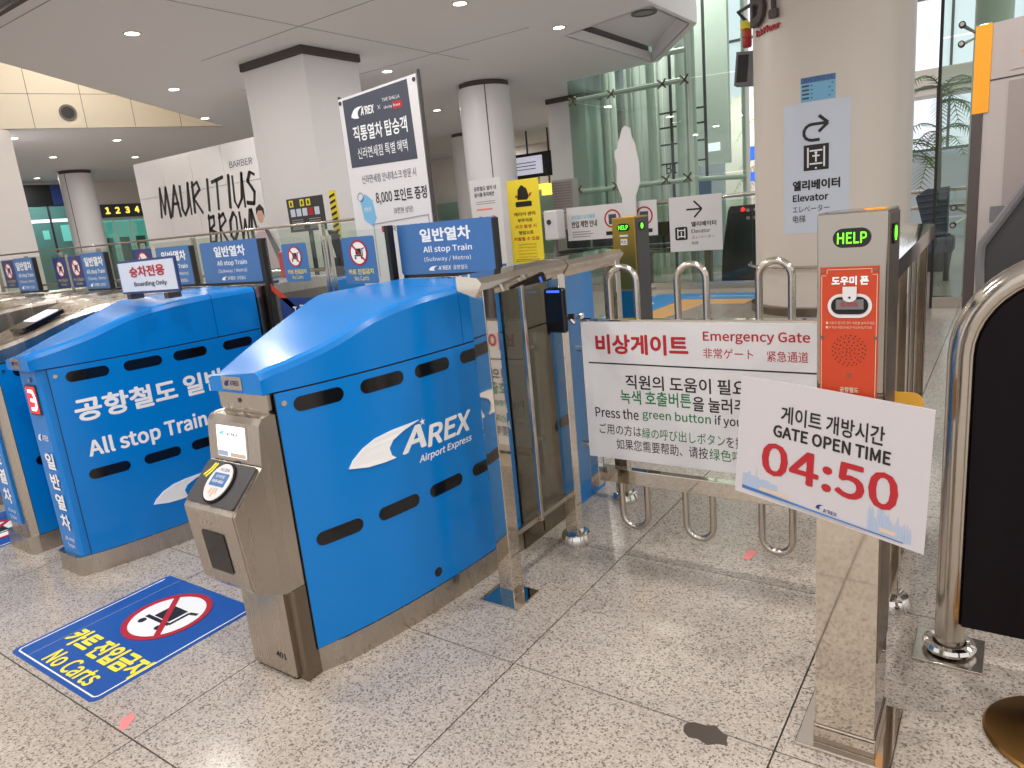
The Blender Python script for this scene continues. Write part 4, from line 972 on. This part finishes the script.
T.part('tube_column', MB().tube([(-.3, 10.5, 0), (-.3, 10.5, 6)], .19, 18), 'tube_white')
for z in (1.08, 3.06):
    for dz in (-.1, .1):
        T.part('glass_bolt', MB().tube([(-.58, 9.97, z+dz), (-.58, 10.04, z+dz)], .035, 12), 'black')
        T.part('bolt_cap', MB().tube([(-.58, 9.955, z+dz), (-.58, 9.97, z+dz)], .022, 12), 'chrome')
    T.part('spider_arm', MB().tube([(-.58, 10.04, z+.1), (-.42, 10.3, z), (-.58, 10.04, z-.1)], .02, 8), 'satin_steel')
# white atrium panels behind, given an added glow
T = Thing('atrium_panels', 'pale atrium panels with added glow and dark bars above the palms', 'cladding', (-2, 21.9, 2.6))
T.part('glow_panel', MB().box(-7.5, 2.5, 21.9, 21.95, 2.2, 9), 'panel_glow')
for x in (-6, -4.5, -3, -1.5, 0, 1.5): T.part('panel_bar', MB().box(x, x+.06, 21.85, 21.9, 2.2, 9), 'mid_grey')
for z in (2.2, 4.0, 5.8): T.part('panel_bar', MB().box(-7.5, 2.5, 21.84, 21.9, z, z+.07), 'mid_grey')

# ------------------------------------------------------------------ glass balustrade with hung notices
T = Thing('balustrade', 'waist high glass balustrade with steel handrail in front of the lift', 'railing', (-6, 12.4, 0))
for i in range(6):
    a = -9.6+i*1.2
    T.part('pane', MB().box(a+.01, a+1.19, 12.4, 12.412, .14, 1.5), 'glass_pale')
    T.part('patch_fitting', MB().box(a+1.1, a+1.15, 12.38, 12.39, 1.15, 1.2).box(a+1.1, a+1.15, 12.38, 12.39, 1.28, 1.33).box(a+1.22, a+1.27, 12.38, 12.39, 1.15, 1.2).box(a+1.22, a+1.27, 12.38, 12.39, 1.28, 1.33), 'satin_steel')
T.part('handrail', MB().tube([(-9.6, 12.4, 1.57), (-2.6, 12.4, 1.57)], .035, 10), 'satin_steel')
T.part('base_rail', MB().box(-9.6, -2.6, 12.36, 12.45, .0, .13), 'satin_steel')
def board(name, label, x0, x1, y, z0, z1, m='board_white', cat='sign', d=.015):
    T = Thing(name, label, cat, ((x0+x1)/2, y, z0)); b = T.part('sheet', MB().prism(rect(x0, x1, z0, z1), Fr((0, y, 0)).pt, -d, 0), m)
    return T, Fr((x0, y, z0)), b, x1-x0, z1-z0
T, fr, b, w, h_ = board('arrow_notice', 'square white elevator notice with right arrow on the balustrade', -5.05, -4.1, 12.33, .68, 1.63)
T.part('arrow', lines(fr, [(.32, .72, .58, .72), (.46, .86, .6, .72), (.46, .58, .6, .72)], .03, .002), 'black_print', b)
pgm = T.part('pictogram', MB().prism(rect(.1, .33, .2, .43, .03), fr.pt, 0, .002), 'black_print', b)
fq = Fr((-5.05, 12.328, .68)); T.part('pictogram_lines', lines(fq, [(.15, .23, .15, .4), (.28, .23, .28, .4), (.16, .37, .27, .37), (.16, .26, .27, .26), (.215, .27, .215, .35)], .018, .001), 'white_print', pgm)
T.text('엘리베이터', fr, (.4, .85, .42, .51), 'black_print', b, .02)
T.text('Elevator', fr, (.4, .74, .31, .38), 'black_print', b, .01)
T.text('エレベーター', fr, (.4, .82, .21, .27), 'black_print', b); T.text('电梯', fr, (.4, .52, .11, .17), 'black_print', b)
T, fr, b, w, h_ = board('restriction_notice', 'wide white carry-in restriction notice on the balustrade', -7.15, -5.28, 12.33, 1.0, 1.63)
T.text('공항철도 내 화물품', fr, (.1, .62, .4, .48), 'light_blue', b, .015); T.text('반입 제한 안내', fr, (.1, .65, .24, .37), 'black_print', b, .02)
for i in range(3): T.part('printed_line', MB().prism(rect(.1, .5+.05*(i % 2), .06+i*.045, .08+i*.045), fr.pt, 0, .001), 'grey_print', b)
for cx_ in (.98, 1.62): T.part('prohibition_ring', ring(fr, cx_, .36, .17, .17, .03, 0, .003), 'red_print', b); T.part('icon', MB().prism(rect(cx_-.08, cx_+.08, .26, .44), fr.pt, 0, .002), 'slate', b); T.part('caption', MB().prism(rect(cx_-.15, cx_+.15, .06, .13), fr.pt, 0, .002), 'black_print', b)
# white cut-out figure standing behind the notices
T = Thing('cutout_stand', 'plain white cut-out board, bottle shaped, rising above the far help post', 'standee', (-5.78, 12.2, 0))
ol = [(-.14, 0), (.14, 0), (.14, 1.72), (.24, 1.95), (.235, 2.3), (.18, 2.62), (.12, 2.74), (.1, 2.9), (.03, 2.93), (0, 2.95), (-.06, 2.9), (-.1, 2.78), (-.15, 2.68), (-.17, 2.58), (-.22, 2.56), (-.23, 2.45), (-.2, 2.3), (-.22, 1.95), (-.13, 1.72)]
T.part('board', MB().prism(ol, Fr((-5.76, 12.2, 0)).pt, -.02, 0), 'board_white'); T.part('foot', MB().box(-6.0, -5.5, 12.05, 12.3, 0, .03), 'board_white')
# seats behind the balustrade
T = Thing('bench', 'grey steel waiting bench behind the balustrade', 'bench', (-5.2, 13.1, 0))
T.part('beam', MB().box(-7.9, -4.5, 13.1, 13.18, .62, .7, .01), 'dark_steel')
for x in (-7.4, -5.9, -4.7): T.part('leg', MB().box(x, x+.12, 13.08, 13.2, 0, .62), 'dark_steel')
for i in range(5): T.part('seat', MB().box(-7.8+i*.62, -7.25+i*.62, 12.95, 13.4, .72, .78, .02), 'fabric'); T.part('backrest', MB().box(-7.8+i*.62, -7.25+i*.62, 13.36, 13.42, .8, 1.2, .02), 'fabric')
T = Thing('covered_chair', 'black cloth covered massage chair left of the big column', 'chair', (-3.95, 13.1, .7))
dr = MB(); rows = []
for k_, (s_, z) in enumerate(((1.05, .0), (1.0, .6), (.95, .85), (.86, 1.1), (.8, 1.3), (.7, 1.38))):
    rows.append([(-3.92+s_*.46*math.cos(t*math.pi/12)*(1+.06*math.sin(t*3+k_)*(1-k_/5)), 13.25+s_*.35*math.sin(t*math.pi/12), z) for t in range(25)])
dr.grid(rows); dr.add(rows[-1][:-1], [tuple(range(24))])
T.part('cover', dr, 'fabric'); T.part('red_lamp', MB().lathe(-3.92, 12.92, [(.035, 1.28), (.04, 1.32), (.01, 1.35)], 12), 'led_red')
T = Thing('massage_chair', 'grey quilted chair between the big column and the glass wall', 'chair', (-1.0, 12.6, 0))
T.part('backrest', MB().prism([(-1.22, 1.28), (-1.1, 1.38), (-.8, 1.4), (-.8, .68), (-1.08, .72)], Fr((0, 12.5, 0)).pt, -.3, 0), 'quilt')
for i in range(6): T.part('quilt_rib', MB().tube([(-1.2+.02*i, 12.49, 1.3-i*.09), (-.8, 12.49, 1.33-i*.09)], .018, 6), 'quilt')
T.part('frame', MB().tube([(-1.12, 12.7, 0), (-1.12, 12.7, .7), (-.8, 12.7, .7), (-.8, 12.7, 0)], .04, 8), 'dark_grey')
T.part('seat', MB().box(-1.2, -.7, 12.3, 12.8, .45, .68, .04), 'quilt')
solo('backpack', MB().lathe(-5.85, 12.75, [(.2, 0), (.24, .06), (.22, .18), (.1, .27), (.01, .29)], 16), 'fabric', 'dark bag on the floor behind the balustrade', 'bag')
# palms
def palm(cx, cy, h, label, n=16, m='leaf', spread=1.0):
    T = Thing('palm', label, 'plant', (cx, cy, 0))
    T.part('pot', MB().lathe(cx, cy, [(.25, 0), (.3, .45), (.27, .45), (.25, .4)], 24), 'dark_grey')
    T.part('trunk', MB().tube([(cx, cy, .4), (cx+.03, cy, h*.5), (cx, cy, h)], [.06, .05, .04], 8), 'bark')
    for k in range(n):
        an = k*2.399; up_ = .25+.75*random.random(); ln = (.7+.5*random.random())*spread; mb = MB(); sp2 = []
        hz_ = h*(.55+.45*random.random())
        for i in range(9):
            t = i/8; sp2.append(Vector((cx+math.cos(an)*ln*t, cy+math.sin(an)*ln*t, hz_+up_*t*1.1*spread-1.0*spread*t*t)))
        mb.tube(sp2, [.012*(1-i/10) for i in range(9)], 5)
        side = Vector((-math.sin(an), math.cos(an), 0))
        for i in range(1, 17):
            t = i/17; j = min(7, int(t*8)); p = sp2[j].lerp(sp2[j+1], t*8-j); dr_ = (sp2[j+1]-sp2[j]).normalized(); le = .3*spread*math.sin(math.pi*(.15+.8*t))
            for s_ in (-1, 1):
                tip = p+side*s_*le*.8+dr_*le*.6+Vector((0, 0, -.25*le)); mb.add([p-dr_*.014, p+dr_*.014, tip], [(0, 1, 2)])
        T.part('frond', mb, m, smooth=False)
palm(-1.1, 14.2, 3.0, 'tall green palm between the big column and the glass wall', 22)
palm(-4.9, 18.5, 3.5, 'yellow green palm just left of the big column', 16, 'leaf_light')
palm(-3.6, 17.6, 1.9, 'low palm left of the big column under the tall one', 14, spread=.4)
T = Thing('shop_front', 'dark shop opening with a white camera left of the big column', 'shop', (-3.9, 19, 0))
T.part('wall', MB().box(-6.6, -3.4, 20, 20.15, 0, 4.1), 'white_paint'); T.part('opening', MB().box(-5.5, -3.6, 19.95, 20, .2, 3.2), 'shop_dark')
T.part('camera', MB().tube([(-5.2, 19.8, 2.95), (-4.9, 19.7, 3.15)], .06, 10).tube([(-5.05, 19.75, 3.05), (-4.7, 19.95, 3.0)], .02, 6), 'board_white')
T = Thing('atrium_beam', 'white atrium floor edge behind the loudspeaker', 'beam', (-4.2, 18.2, 4.2)); T.part('fascia', MB().box(-7.8, 3, 20.2, 21.0, 3.4, 4.0, .02), 'white_paint'); T.part('shadow_line', MB().box(-7.8, 3, 20.18, 20.2, 3.55, 3.6), 'mid_grey')
T = Thing('upper_railing', 'steel railing bars behind the palms right of the column', 'railing', (-1, 16, 0))
for z in (1.0, 1.3): T.part('bar', MB().tube([(-3, 16, z), (2, 16, z)], .035, 8), 'satin_steel')
for x in (-2.6, -1.35, 0.2): T.part('post', MB().tube([(x, 16, 0), (x, 16, 1.35)], .03, 8), 'dark_grey')
# ------------------------------------------------------------------ banners and notices in the hall
T = Thing('banner', 'tall white and slate duty free banner on steel poles behind the gates', 'banner', (-3.83, 4.0, 0))
bf = Fr((-4.22, 4.0, 0)); W_ = .79
sh = T.part('sheet', MB().prism([(0, .55), (W_, .55), (W_, 2.575), (0, 2.53)], bf.pt, -.006, 0), 'board_white')
T.part('header', MB().prism([(.05, 2.03), (.72, 2.02), (.705, 2.555), (.045, 2.515)], bf.pt, 0, .001), 'slate', sh)
g = Fr((-4.22, 3.999, 0))
T.part('logo', swoosh(g, .12, .25, 2.37, 2.45), 'white_print', sh); T.text("A'REX", g, (.22, .36, 2.385, 2.445), 'white_print', sh, .02, shear=.2)
T.text('×', g, (.395, .425, 2.4, 2.43), 'white_print', sh); T.text('THE SHILLA', g, (.45, .62, 2.445, 2.468), 'white_print', sh)
T.part('red_tab', MB().prism(rect(.545, .635, 2.38, 2.43, .008), g.pt, 0, .001), 'red_print', sh); T.text('duty free', Fr((-4.22, 3.998, 0)), (.46, .62, 2.39, 2.415), 'white_print', sh)
T.text('직통열차 탑승객', g, (.115, .66, 2.21, 2.32), 'white_print', sh, .01); T.text('신라면세점 특별 혜택', g, (.135, .64, 2.085, 2.165), 'white_print', sh)
T.text('신라면세점 안내데스크 방문 시', g, (.14, .69, 1.905, 1.965), 'slate', sh)
T.text('8,000 포인트 증정', g, (.26, .77, 1.735, 1.835), 'black_print', sh, .01); T.text('(8천원 상당)', g, (.43, .62, 1.655, 1.705), 'slate', sh)
T.part('tag_picture', MB().prism([(.09, 1.78), (.15, 1.83), (.22, 1.78), (.24, 1.64), (.19, 1.585), (.11, 1.64)], g.pt, 0, .001), 'light_blue', sh)
T.part('tag_string', ring(g, .1, 1.81, .035, .035, .006, 0, .001, 16), 'grey_print', sh); T.text('8천원', Fr((-4.22, 3.998, 0)), (.125, .2, 1.7, 1.73), 'white_print', sh)
T.part('card_outline', lines(g, [(.2, 1.6, .76, 1.63), (.76, 1.63, .76, 1.2), (.2, 1.6, .2, 1.2)], .006), 'grey_print', sh)
T.text('S REWARDS', g, (.33, .7, 1.535, 1.575), 'slate', sh); T.part('ribbon', MB().prism(rect(.28, .31, 1.535, 1.58), g.pt, 0, .001), 'red_print', sh)
T.text('8', g, (.3, .36, 1.38, 1.48), 'light_blue', sh, .02)
for x in (-4.225, -3.42): T.part('pole', MB().tube([(x, 4.02, 0), (x, 4.02, 2.6 if x > -4 else 2.55)], .012, 8), 'dark_grey')
T.part('foot', MB().box(-4.3, -3.35, 3.85, 4.2, 0, .025, .005), 'dark_grey')
for a, c in ((.02, 2.5), (W_-.02, 2.54)): T.part('eyelet', MB().prism(ell(a, c, .015, n=12), g.pt, 0, .003), 'dark_grey')
# white and yellow roll-up notices
def stand_board(name, label, x0, x1, y, z0, z1, m):
    T, fr, b, w, h_ = board(name, label, x0, x1, y, z0, z1, m)
    T.part('stand', MB().box((x0+x1)/2-.02, (x0+x1)/2+.02, y+.015, y+.05, 0, z1-.2).box(x0, x1, y-.1, y+.2, 0, .03), 'dark_grey')
    return T, fr, b, w, h_
T, fr, b, w, h_ = stand_board('yellow_notice', 'yellow luggage warning notice beside the round column', -6.55, -5.97, 9.5, .83, 2.11, 'yellow_board')
T.part('case_picture', MB().prism([(.18, .98), (.2, 1.13), (.27, 1.2), (.36, 1.14), (.4, 1.02), (.36, .97)], fr.pt, 0, .002), 'black_print', b)
T.part('belt_picture', MB().prism(rect(.14, .44, .87, .95, .02), fr.pt, 0, .002), 'black_print', b)
T.part('spark_picture', MB().prism([(.14, 1.02), (.22, 1.0), (.16, 1.06)], fr.pt, 0, .002).prism([(.4, 1.06), (.46, 1.08), (.41, 1.0)], fr.pt, 0, .002), 'red_print', b)
for i, (s_, m_) in enumerate((('캐리어 관리', 'black_print'), ('부주의로', 'black_print'), ('사고 발생 시', 'red_print'), ('형법으로', 'black_print'), ('처벌될 수 있음', 'red_print'))): T.text(s_, fr, (.09 if i in (0, 2) else (.15 if i != 4 else .05), .49 if i in (0, 2) else (.43 if i != 4 else .53), .73-i*.095, .79-i*.095), m_, b, .015)
for i, (s_, m_) in enumerate((('Carelessness', 'black_print'), ('with baggage', 'black_print'), ('that causes injury', 'red_print'), ('may lead to', 'black_print'), ('criminal charges', 'red_print'))): T.text(s_, fr, (.12, .46, .28-i*.05, .31-i*.05), m_, b)
for i in range(2): T.part('printed_line', MB().prism(rect(.06, .5, .03+i*.025, .038+i*.025), fr.pt, 0, .001), 'slate', b)
T, fr, b, w, h_ = stand_board('food_notice', 'white notice about food on trains with small pictures on the round column', -6.9, -6.32, 9.0, .82, 2.16, 'board_white')
T.text('공항철도 열차 내', fr, (.08, .5, 1.17, 1.235), 'slate', b, .02); T.text('음식물 휴대제한', fr, (.08, .46, 1.08, 1.145), 'slate', b, .02)
for i, z in enumerate((1.0, .97)): T.part('printed_line', MB().prism(rect(.1, .46, z, z+.012), fr.pt, 0, .001), 'grey_print', b)
T.part('pink_band', MB().prism(rect(.1, .4, .88, .905), fr.pt, 0, .001), 'pink_tape', b)
for cx_, cz_ in ((.16, .72), (.4, .72), (.4, .42), (.16, .42)):
    T.part('food_picture', MB().prism(ell(cx_, cz_, .07), fr.pt, 0, .001), 'red_print' if cx_ > .3 else 'slate', b); T.part('food_picture', MB().prism(ell(cx_, cz_, .04), fr.pt, 0, .002), 'board_white', b)
T.part('footer_band', MB().prism(rect(.02, .56, .02, .06), fr.pt, 0, .001), 'sign_blue', b)
# black rules board and hazard strip
T, fr, b, w, h_ = stand_board('rules_board', 'black safety rules board with yellow and white pictograms', -7.0, -6.38, 5.6, 1.62, 2.0, 'dark_grey')
for i, c in enumerate((.08, .27, .38)): T.part('warning_pictogram', MB().prism(rect(c-.035, c+.035, .285, .36), fr.pt, 0, .002), 'yellow_print', b); T.part('pictogram_mark', MB().prism(ell(c, .32, .016, .026, 12), fr.pt, 0, .003), 'black_print', b)
for i in range(5): T.part('rule_pictogram', MB().prism(rect(.05+i*.105, .13+i*.105, .175, .26), fr.pt, 0, .002), 'pale_blue' if i != 3 else 'red_print', b)
for z in (.13, .105, .08, .05, .03): T.part('printed_line', MB().prism(rect(.05, .25, z, z+.01), fr.pt, 0, .001).prism(rect(.35, .55, z, z+.01), fr.pt, 0, .001), 'grey_print', b)
T, fr, b, w, h_ = stand_board('hazard_strip', 'narrow yellow and black striped hazard board beside the rules board', -6.82, -6.71, 6.1, 1.4, 2.07, 'yellow_board')
for i in range(9): T.part('stripe', MB().prism([(0, .02+i*.07), (.1, .05+i*.07), (.1, .08+i*.07), (0, .05+i*.07)], fr.pt, 0, .001), 'black_print', b)
# advertising hoarding
T = Thing('hoarding', 'white hoarding wall with black hand lettered advert behind the square column', 'hoarding', (-14, 9.1, 0))
for i in range(7):
    a = -16.29+i*1.1; T.part('panel', MB().box(a, a+1.092, 9.0, 9.05, 0, 2.72), 'board_white'); T.part('panel', MB().box(a, a+1.092, 9.0, 9.05, 2.73, 3.49), 'board_white')
T.part('backing', MB().box(-16.28, -8.6, 9.05, 9.1, 0, 3.48), 'grey_print')
GL = {'M': [[(0, .0), (.12, 1), (.32, .12), (.6, 1), (.75, 0)]], 'A': [[(0, 0), (.42, 1), (.68, 0)], [(.12, .42), (.62, .42)]], 'U': [[(0, 1), (.02, .2), (.2, 0), (.5, .25), (.62, 1), (.68, 0)]],
      'R': [[(.08, 0), (.1, 1)], [(0, .85), (.45, 1), (.6, .75), (.1, .5), (.65, 0)]], 'I': [[(.3, 0), (.36, 1)]], 'T': [[(.35, 0), (.4, .95)], [(0, .9), (.8, 1)]],
      'S': [[(.6, .9), (.3, 1), (.12, .75), (.5, .4), (.42, .05), (0, .1)]], 'B': [[(.06, 0), (.1, 1)], [(0, .9), (.5, .95), (.5, .65), (.1, .5), (.6, .35), (.5, .02), (.06, 0)]],
      'O': [[(.4, 1), (.1, .7), (.1, .2), (.35, 0), (.62, .3), (.6, .8), (.4, 1)]], 'W': [[(0, 1), (.18, 0), (.42, .7), (.6, 0), (.82, 1)]], 'N': [[(0, 0), (.1, 1), (.55, 0), (.68, 1)]]}
hf = Fr((0, 9.0, 0))
def hand(word, x, z, w, h_, wd):
    for ch in word:
        mb = MB()
        for st_ in GL[ch]:
            for (a, b_), (c, d_) in zip(st_, st_[1:]):
                k1 = wd*(.55+.45*random.random())
                mb.prism(line(hf, x+a*w+b_*.08, z+b_*h_, x+c*w+d_*.08, z+d_*h_, k1), hf.pt, .001, .006)
                mb.prism(ell(x+c*w+d_*.08, z+d_*h_, k1*.55, n=8), hf.pt, .001, .006)
        T.part('painted_letter', mb, 'black_print'); x += w*(.86 if ch not in 'I' else .62)
hand('MAURITIUS', -15.55, 2.26, .49, .62, .085)
hand('BROWN', -13.9, 1.62, .42, .56, .08)
T.text('BARBER', hf, (-12.78, -12.05, 3.02, 3.14), 'slate', lift=.004)
# printed cut-out of a person next to the advert
T = Thing('standee', 'printed cut-out of a person in pink shirt and jeans, jacket over shoulder', 'standee', (-9.4, 6.9, 0))
pf = Fr((-9.24, 6.9, .05)); pn = lambda pts_, m_, nm, k_: T.part(nm, MB().prism(pts_, pf.pt, -.012 if k_ == 0 else 0, .001*k_), m_)
pn([(-.16, 0), (.3, 0), (.3, .9), (.36, 1.3), (.3, 1.62), (.08, 1.76), (.1, 1.95), (0, 2.06), (-.13, 2.0), (-.14, 1.82), (-.1, 1.72), (-.26, 1.6), (-.32, 1.2), (-.24, .9)], 'board_white', 'board', 0)
pn([(-.14, .05), (.0, .05), (.04, .55), (.12, .05), (.28, .05), (.26, 1.12), (-.14, 1.1)], 'denim', 'jeans_print', 1)
pn([(-.16, 1.08), (.28, 1.1), (.3, 1.45), (.22, 1.6), (.05, 1.7), (-.1, 1.7), (-.24, 1.58), (-.3, 1.25), (-.24, 1.22), (-.16, 1.4)], 'pink_shirt', 'shirt_print', 2)
pn([(.02, 1.68), (.12, 1.66), (.34, 1.3), (.3, 1.18), (.22, 1.22)], 'slate', 'jacket_print', 3)
pn(ell(-.03, 1.87, .075, .1, 18), 'skin', 'face_print', 2)
pn([(-.12, 1.9), (-.1, 2.0), (0, 2.05), (.08, 1.98), (.07, 1.85), (.03, 1.95), (-.06, 1.96)], 'hair', 'hair_print', 3)
pn([(-.3, 1.24), (-.24, 1.22), (-.17, .98), (-.22, .98)], 'skin', 'arm_print', 2)
T.part('foot', MB().box(-9.5, -8.9, 6.8, 7.1, 0, .055), 'board_white')
# counter with desk equipment seen between the gates
T = Thing('information_counter', 'low white and grey counter seen through the glass flaps', 'counter', (-5.2, 4.7, 0))
T.part('body', MB().box(-6.3, -4.4, 4.5, 4.95, 0, 1.12, .01), 'mid_grey'); T.part('top', MB().box(-6.34, -4.36, 4.46, 5.0, 1.12, 1.16, .008), 'board_white')
for x in (-5.72, -5.1): T.part('seam', MB().box(x, x+.012, 4.495, 4.5, .05, 1.1), 'black')
T = Thing('monitor', 'black monitor seen from the side on the counter', 'monitor', (-5.3, 4.7, 1.16))
T.part('panel', MB().prism([(0, .12), (.05, .1), (.0, .42), (-.09, .44)], Fr((-5.28, 4.72, 1.16)).pt, -.05, .0), 'dark_grey'); T.part('stand', MB().box(-5.32, -5.26, 4.66, 4.76, 1.16, 1.34).box(-5.42, -5.18, 4.62, 4.8, 1.16, 1.175), 'dark_grey')
solo('red_box', MB().box(-6.02, -5.8, 4.6, 4.8, 1.16, 1.44, .02), 'red_print', 'small red box on the counter beside the no-cart notice', 'box')
# glass railing across the hall
T = Thing('glass_railing', 'long glass railing with pale handrail behind the left gates', 'railing', (-9, 5.2, 0))
for i in range(8):
    a = -14.4+i*1.2
    T.part('pane', MB().box(a+.01, a+1.19, 5.2, 5.21, .1, 1.66), 'glass_pale')
    T.part('post', MB().box(a-.02, a+.02, 5.18, 5.23, 0, 1.68), 'satin_steel')
T.part('handrail', MB().tube([(-14.4, 5.2, 1.74), (-4.9, 5.2, 1.68)], .014, 10), 'satin_steel')
T.part('mid_rail', MB().tube([(-14.4, 5.2, 1.2), (-4.9, 5.2, 1.2)], .02, 8), 'satin_steel')
# far left: doors, number sign, dark shop
T = Thing('number_sign', 'dark sign with lit yellow numbers 1 2 3 4 over the far doors', 'sign', (-27, 14.1, 2.92))
nf = Fr((-26.95, 0, 0), (0, 1, 0), (0, 0, 1))
T.part('board', MB().prism(rect(13.2, 14.95, 2.92, 3.38), nf.pt, -.08, 0), 'slate')
for i, c in enumerate('1234'): T.text(c, nf, (13.52+i*.36, 13.7+i*.36, 3.04, 3.28), 'screen_yellow', bold=.03, lift=.01)
T = Thing('glass_doors', 'teal lit glass doors below the number sign', 'door', (-27, 14.1, 0))
T.part('interior', MB().prism(rect(13.1, 15.0, .0, 2.8), nf.pt, -.06, -.02), 'screen_teal')
for a, c in ((13.12, 13.7), (13.74, 14.3), (14.34, 14.9)): T.part('pane', MB().prism(rect(a, c, .05, 2.76), nf.pt, 0, .01), 'glass_green'); T.part('dark_figure', MB().prism(rect(a+.1, c-.1, .1, 2.2), nf.pt, -.018, -.01), 'teal_wall')
for a in (13.1, 13.71, 14.31, 14.9): T.part('door_post', MB().prism(rect(a, a+.05, 0, 2.8), nf.pt, 0, .03), 'satin_steel')
T = Thing('dark_shop', 'dark shop front with teal glass between the left pillar and far column', 'shop', (-27, 11.6, 0))
T.part('opening', MB().prism(rect(9.6, 12.4, 3.4, 4.1), nf.pt, 0, .02), 'shop_dark'); T.part('banner', MB().prism(rect(11.85, 12.35, 3.42, 4.1), nf.pt, .02, .03), 'navy')
T.part('interior', MB().prism(rect(9.6, 12.4, 0, 3.38), nf.pt, 0, .02), 'teal_wall'); T.part('light_bar', MB().prism(rect(11.0, 12.3, 2.86, 2.96), nf.pt, .02, .03), 'screen_white')
for a in (10.9, 11.6): T.part('door_post', MB().prism(rect(a, a+.06, 0, 3.4), nf.pt, .02, .05), 'dark_grey')
T.part('lit_window', MB().prism(rect(11.9, 12.2, 2.2, 2.75), nf.pt, .02, .03), 'screen_teal'); T.part('lit_window', MB().prism(rect(11.3, 11.5, 2.3, 2.6), nf.pt, .02, .03), 'screen_teal')
# far centre: hanging screen, yellow sign, dark opening
T = Thing('display_screen', 'pale hanging information display between round column and pillar', 'screen', (-13.0, 20, 2.8))
T.part('panel', MB().box(-13.7, -12.4, 20, 20.1, 2.85, 3.4), 'screen_lilac'); T.part('housing', MB().box(-13.8, -11.3, 20.1, 20.3, 2.75, 3.5), 'shop_dark')
for z in (3.0, 3.1, 3.2): T.part('text_row', MB().box(-13.5, -12.9+z*.1, 19.99, 20, z, z+.025), 'mid_grey')
T.part('hanger', MB().box(-13.0, -12.96, 20.15, 20.2, 3.5, CZ).box(-12.2, -12.16, 20.15, 20.2, 3.5, CZ), 'dark_grey')
T = Thing('yellow_sign', 'small lit yellow sign under the hanging display', 'sign', (-12.2, 20, 2.1)); T.part('panel', MB().box(-12.45, -11.9, 20, 20.06, 2.15, 2.5), 'screen_yellow'); T.part('bracket', MB().box(-12.2, -12.15, 20.06, 20.1, 2.4, 2.74), 'dark_grey')
T = Thing('far_shop', 'dim greenish shop windows beyond the round columns', 'shop', (-13, 23.9, 0))
T.part('front', MB().box(-20, -9.4, 23.85, 23.98, 0, 2.7), 'wall_green'); T.part('opening', MB().box(-17.6, -15.2, 23.8, 23.86, .0, 3.2), 'shop_dark'); T.part('lit_sign', MB().box(-16.4, -13.0, 23.78, 23.85, 2.5, 2.7), 'screen_yellow')
for i in range(5): T.part('pane', MB().box(-20+i*2.1, -18+i*2.1, 23.7, 23.72, .1, 2.4), 'glass_green')
T = Thing('vent_louvre', 'brown louvred vent at the foot of the glass lift', 'vent', (-7.95, 13.6, 0))
T.part('box', MB().box(-8.2, -7.7, 13.6, 13.85, 0, 2.24), 'machine_light')
for i in range(10): T.part('slat', MB().box(-8.19, -7.71, 13.57, 13.6, 1.66+i*.056, 1.69+i*.056), 'machine_grey')
T = Thing('vending_box', 'pale coin machine at the left end of the restriction notice', 'machine', (-7.3, 12.0, 0)); T.part('body', MB().box(-7.42, -7.12, 11.9, 12.2, 1.06, 1.62, .03), 'board_white'); T.part('stem', MB().box(-7.3, -7.24, 12.0, 12.08, 0, 1.06), 'mid_grey'); T.part('lock', MB().prism(ell(-7.3, 1.4, .05, n=14), Fr((0, 11.9, 0)).pt, 0, .01), 'dark_grey')
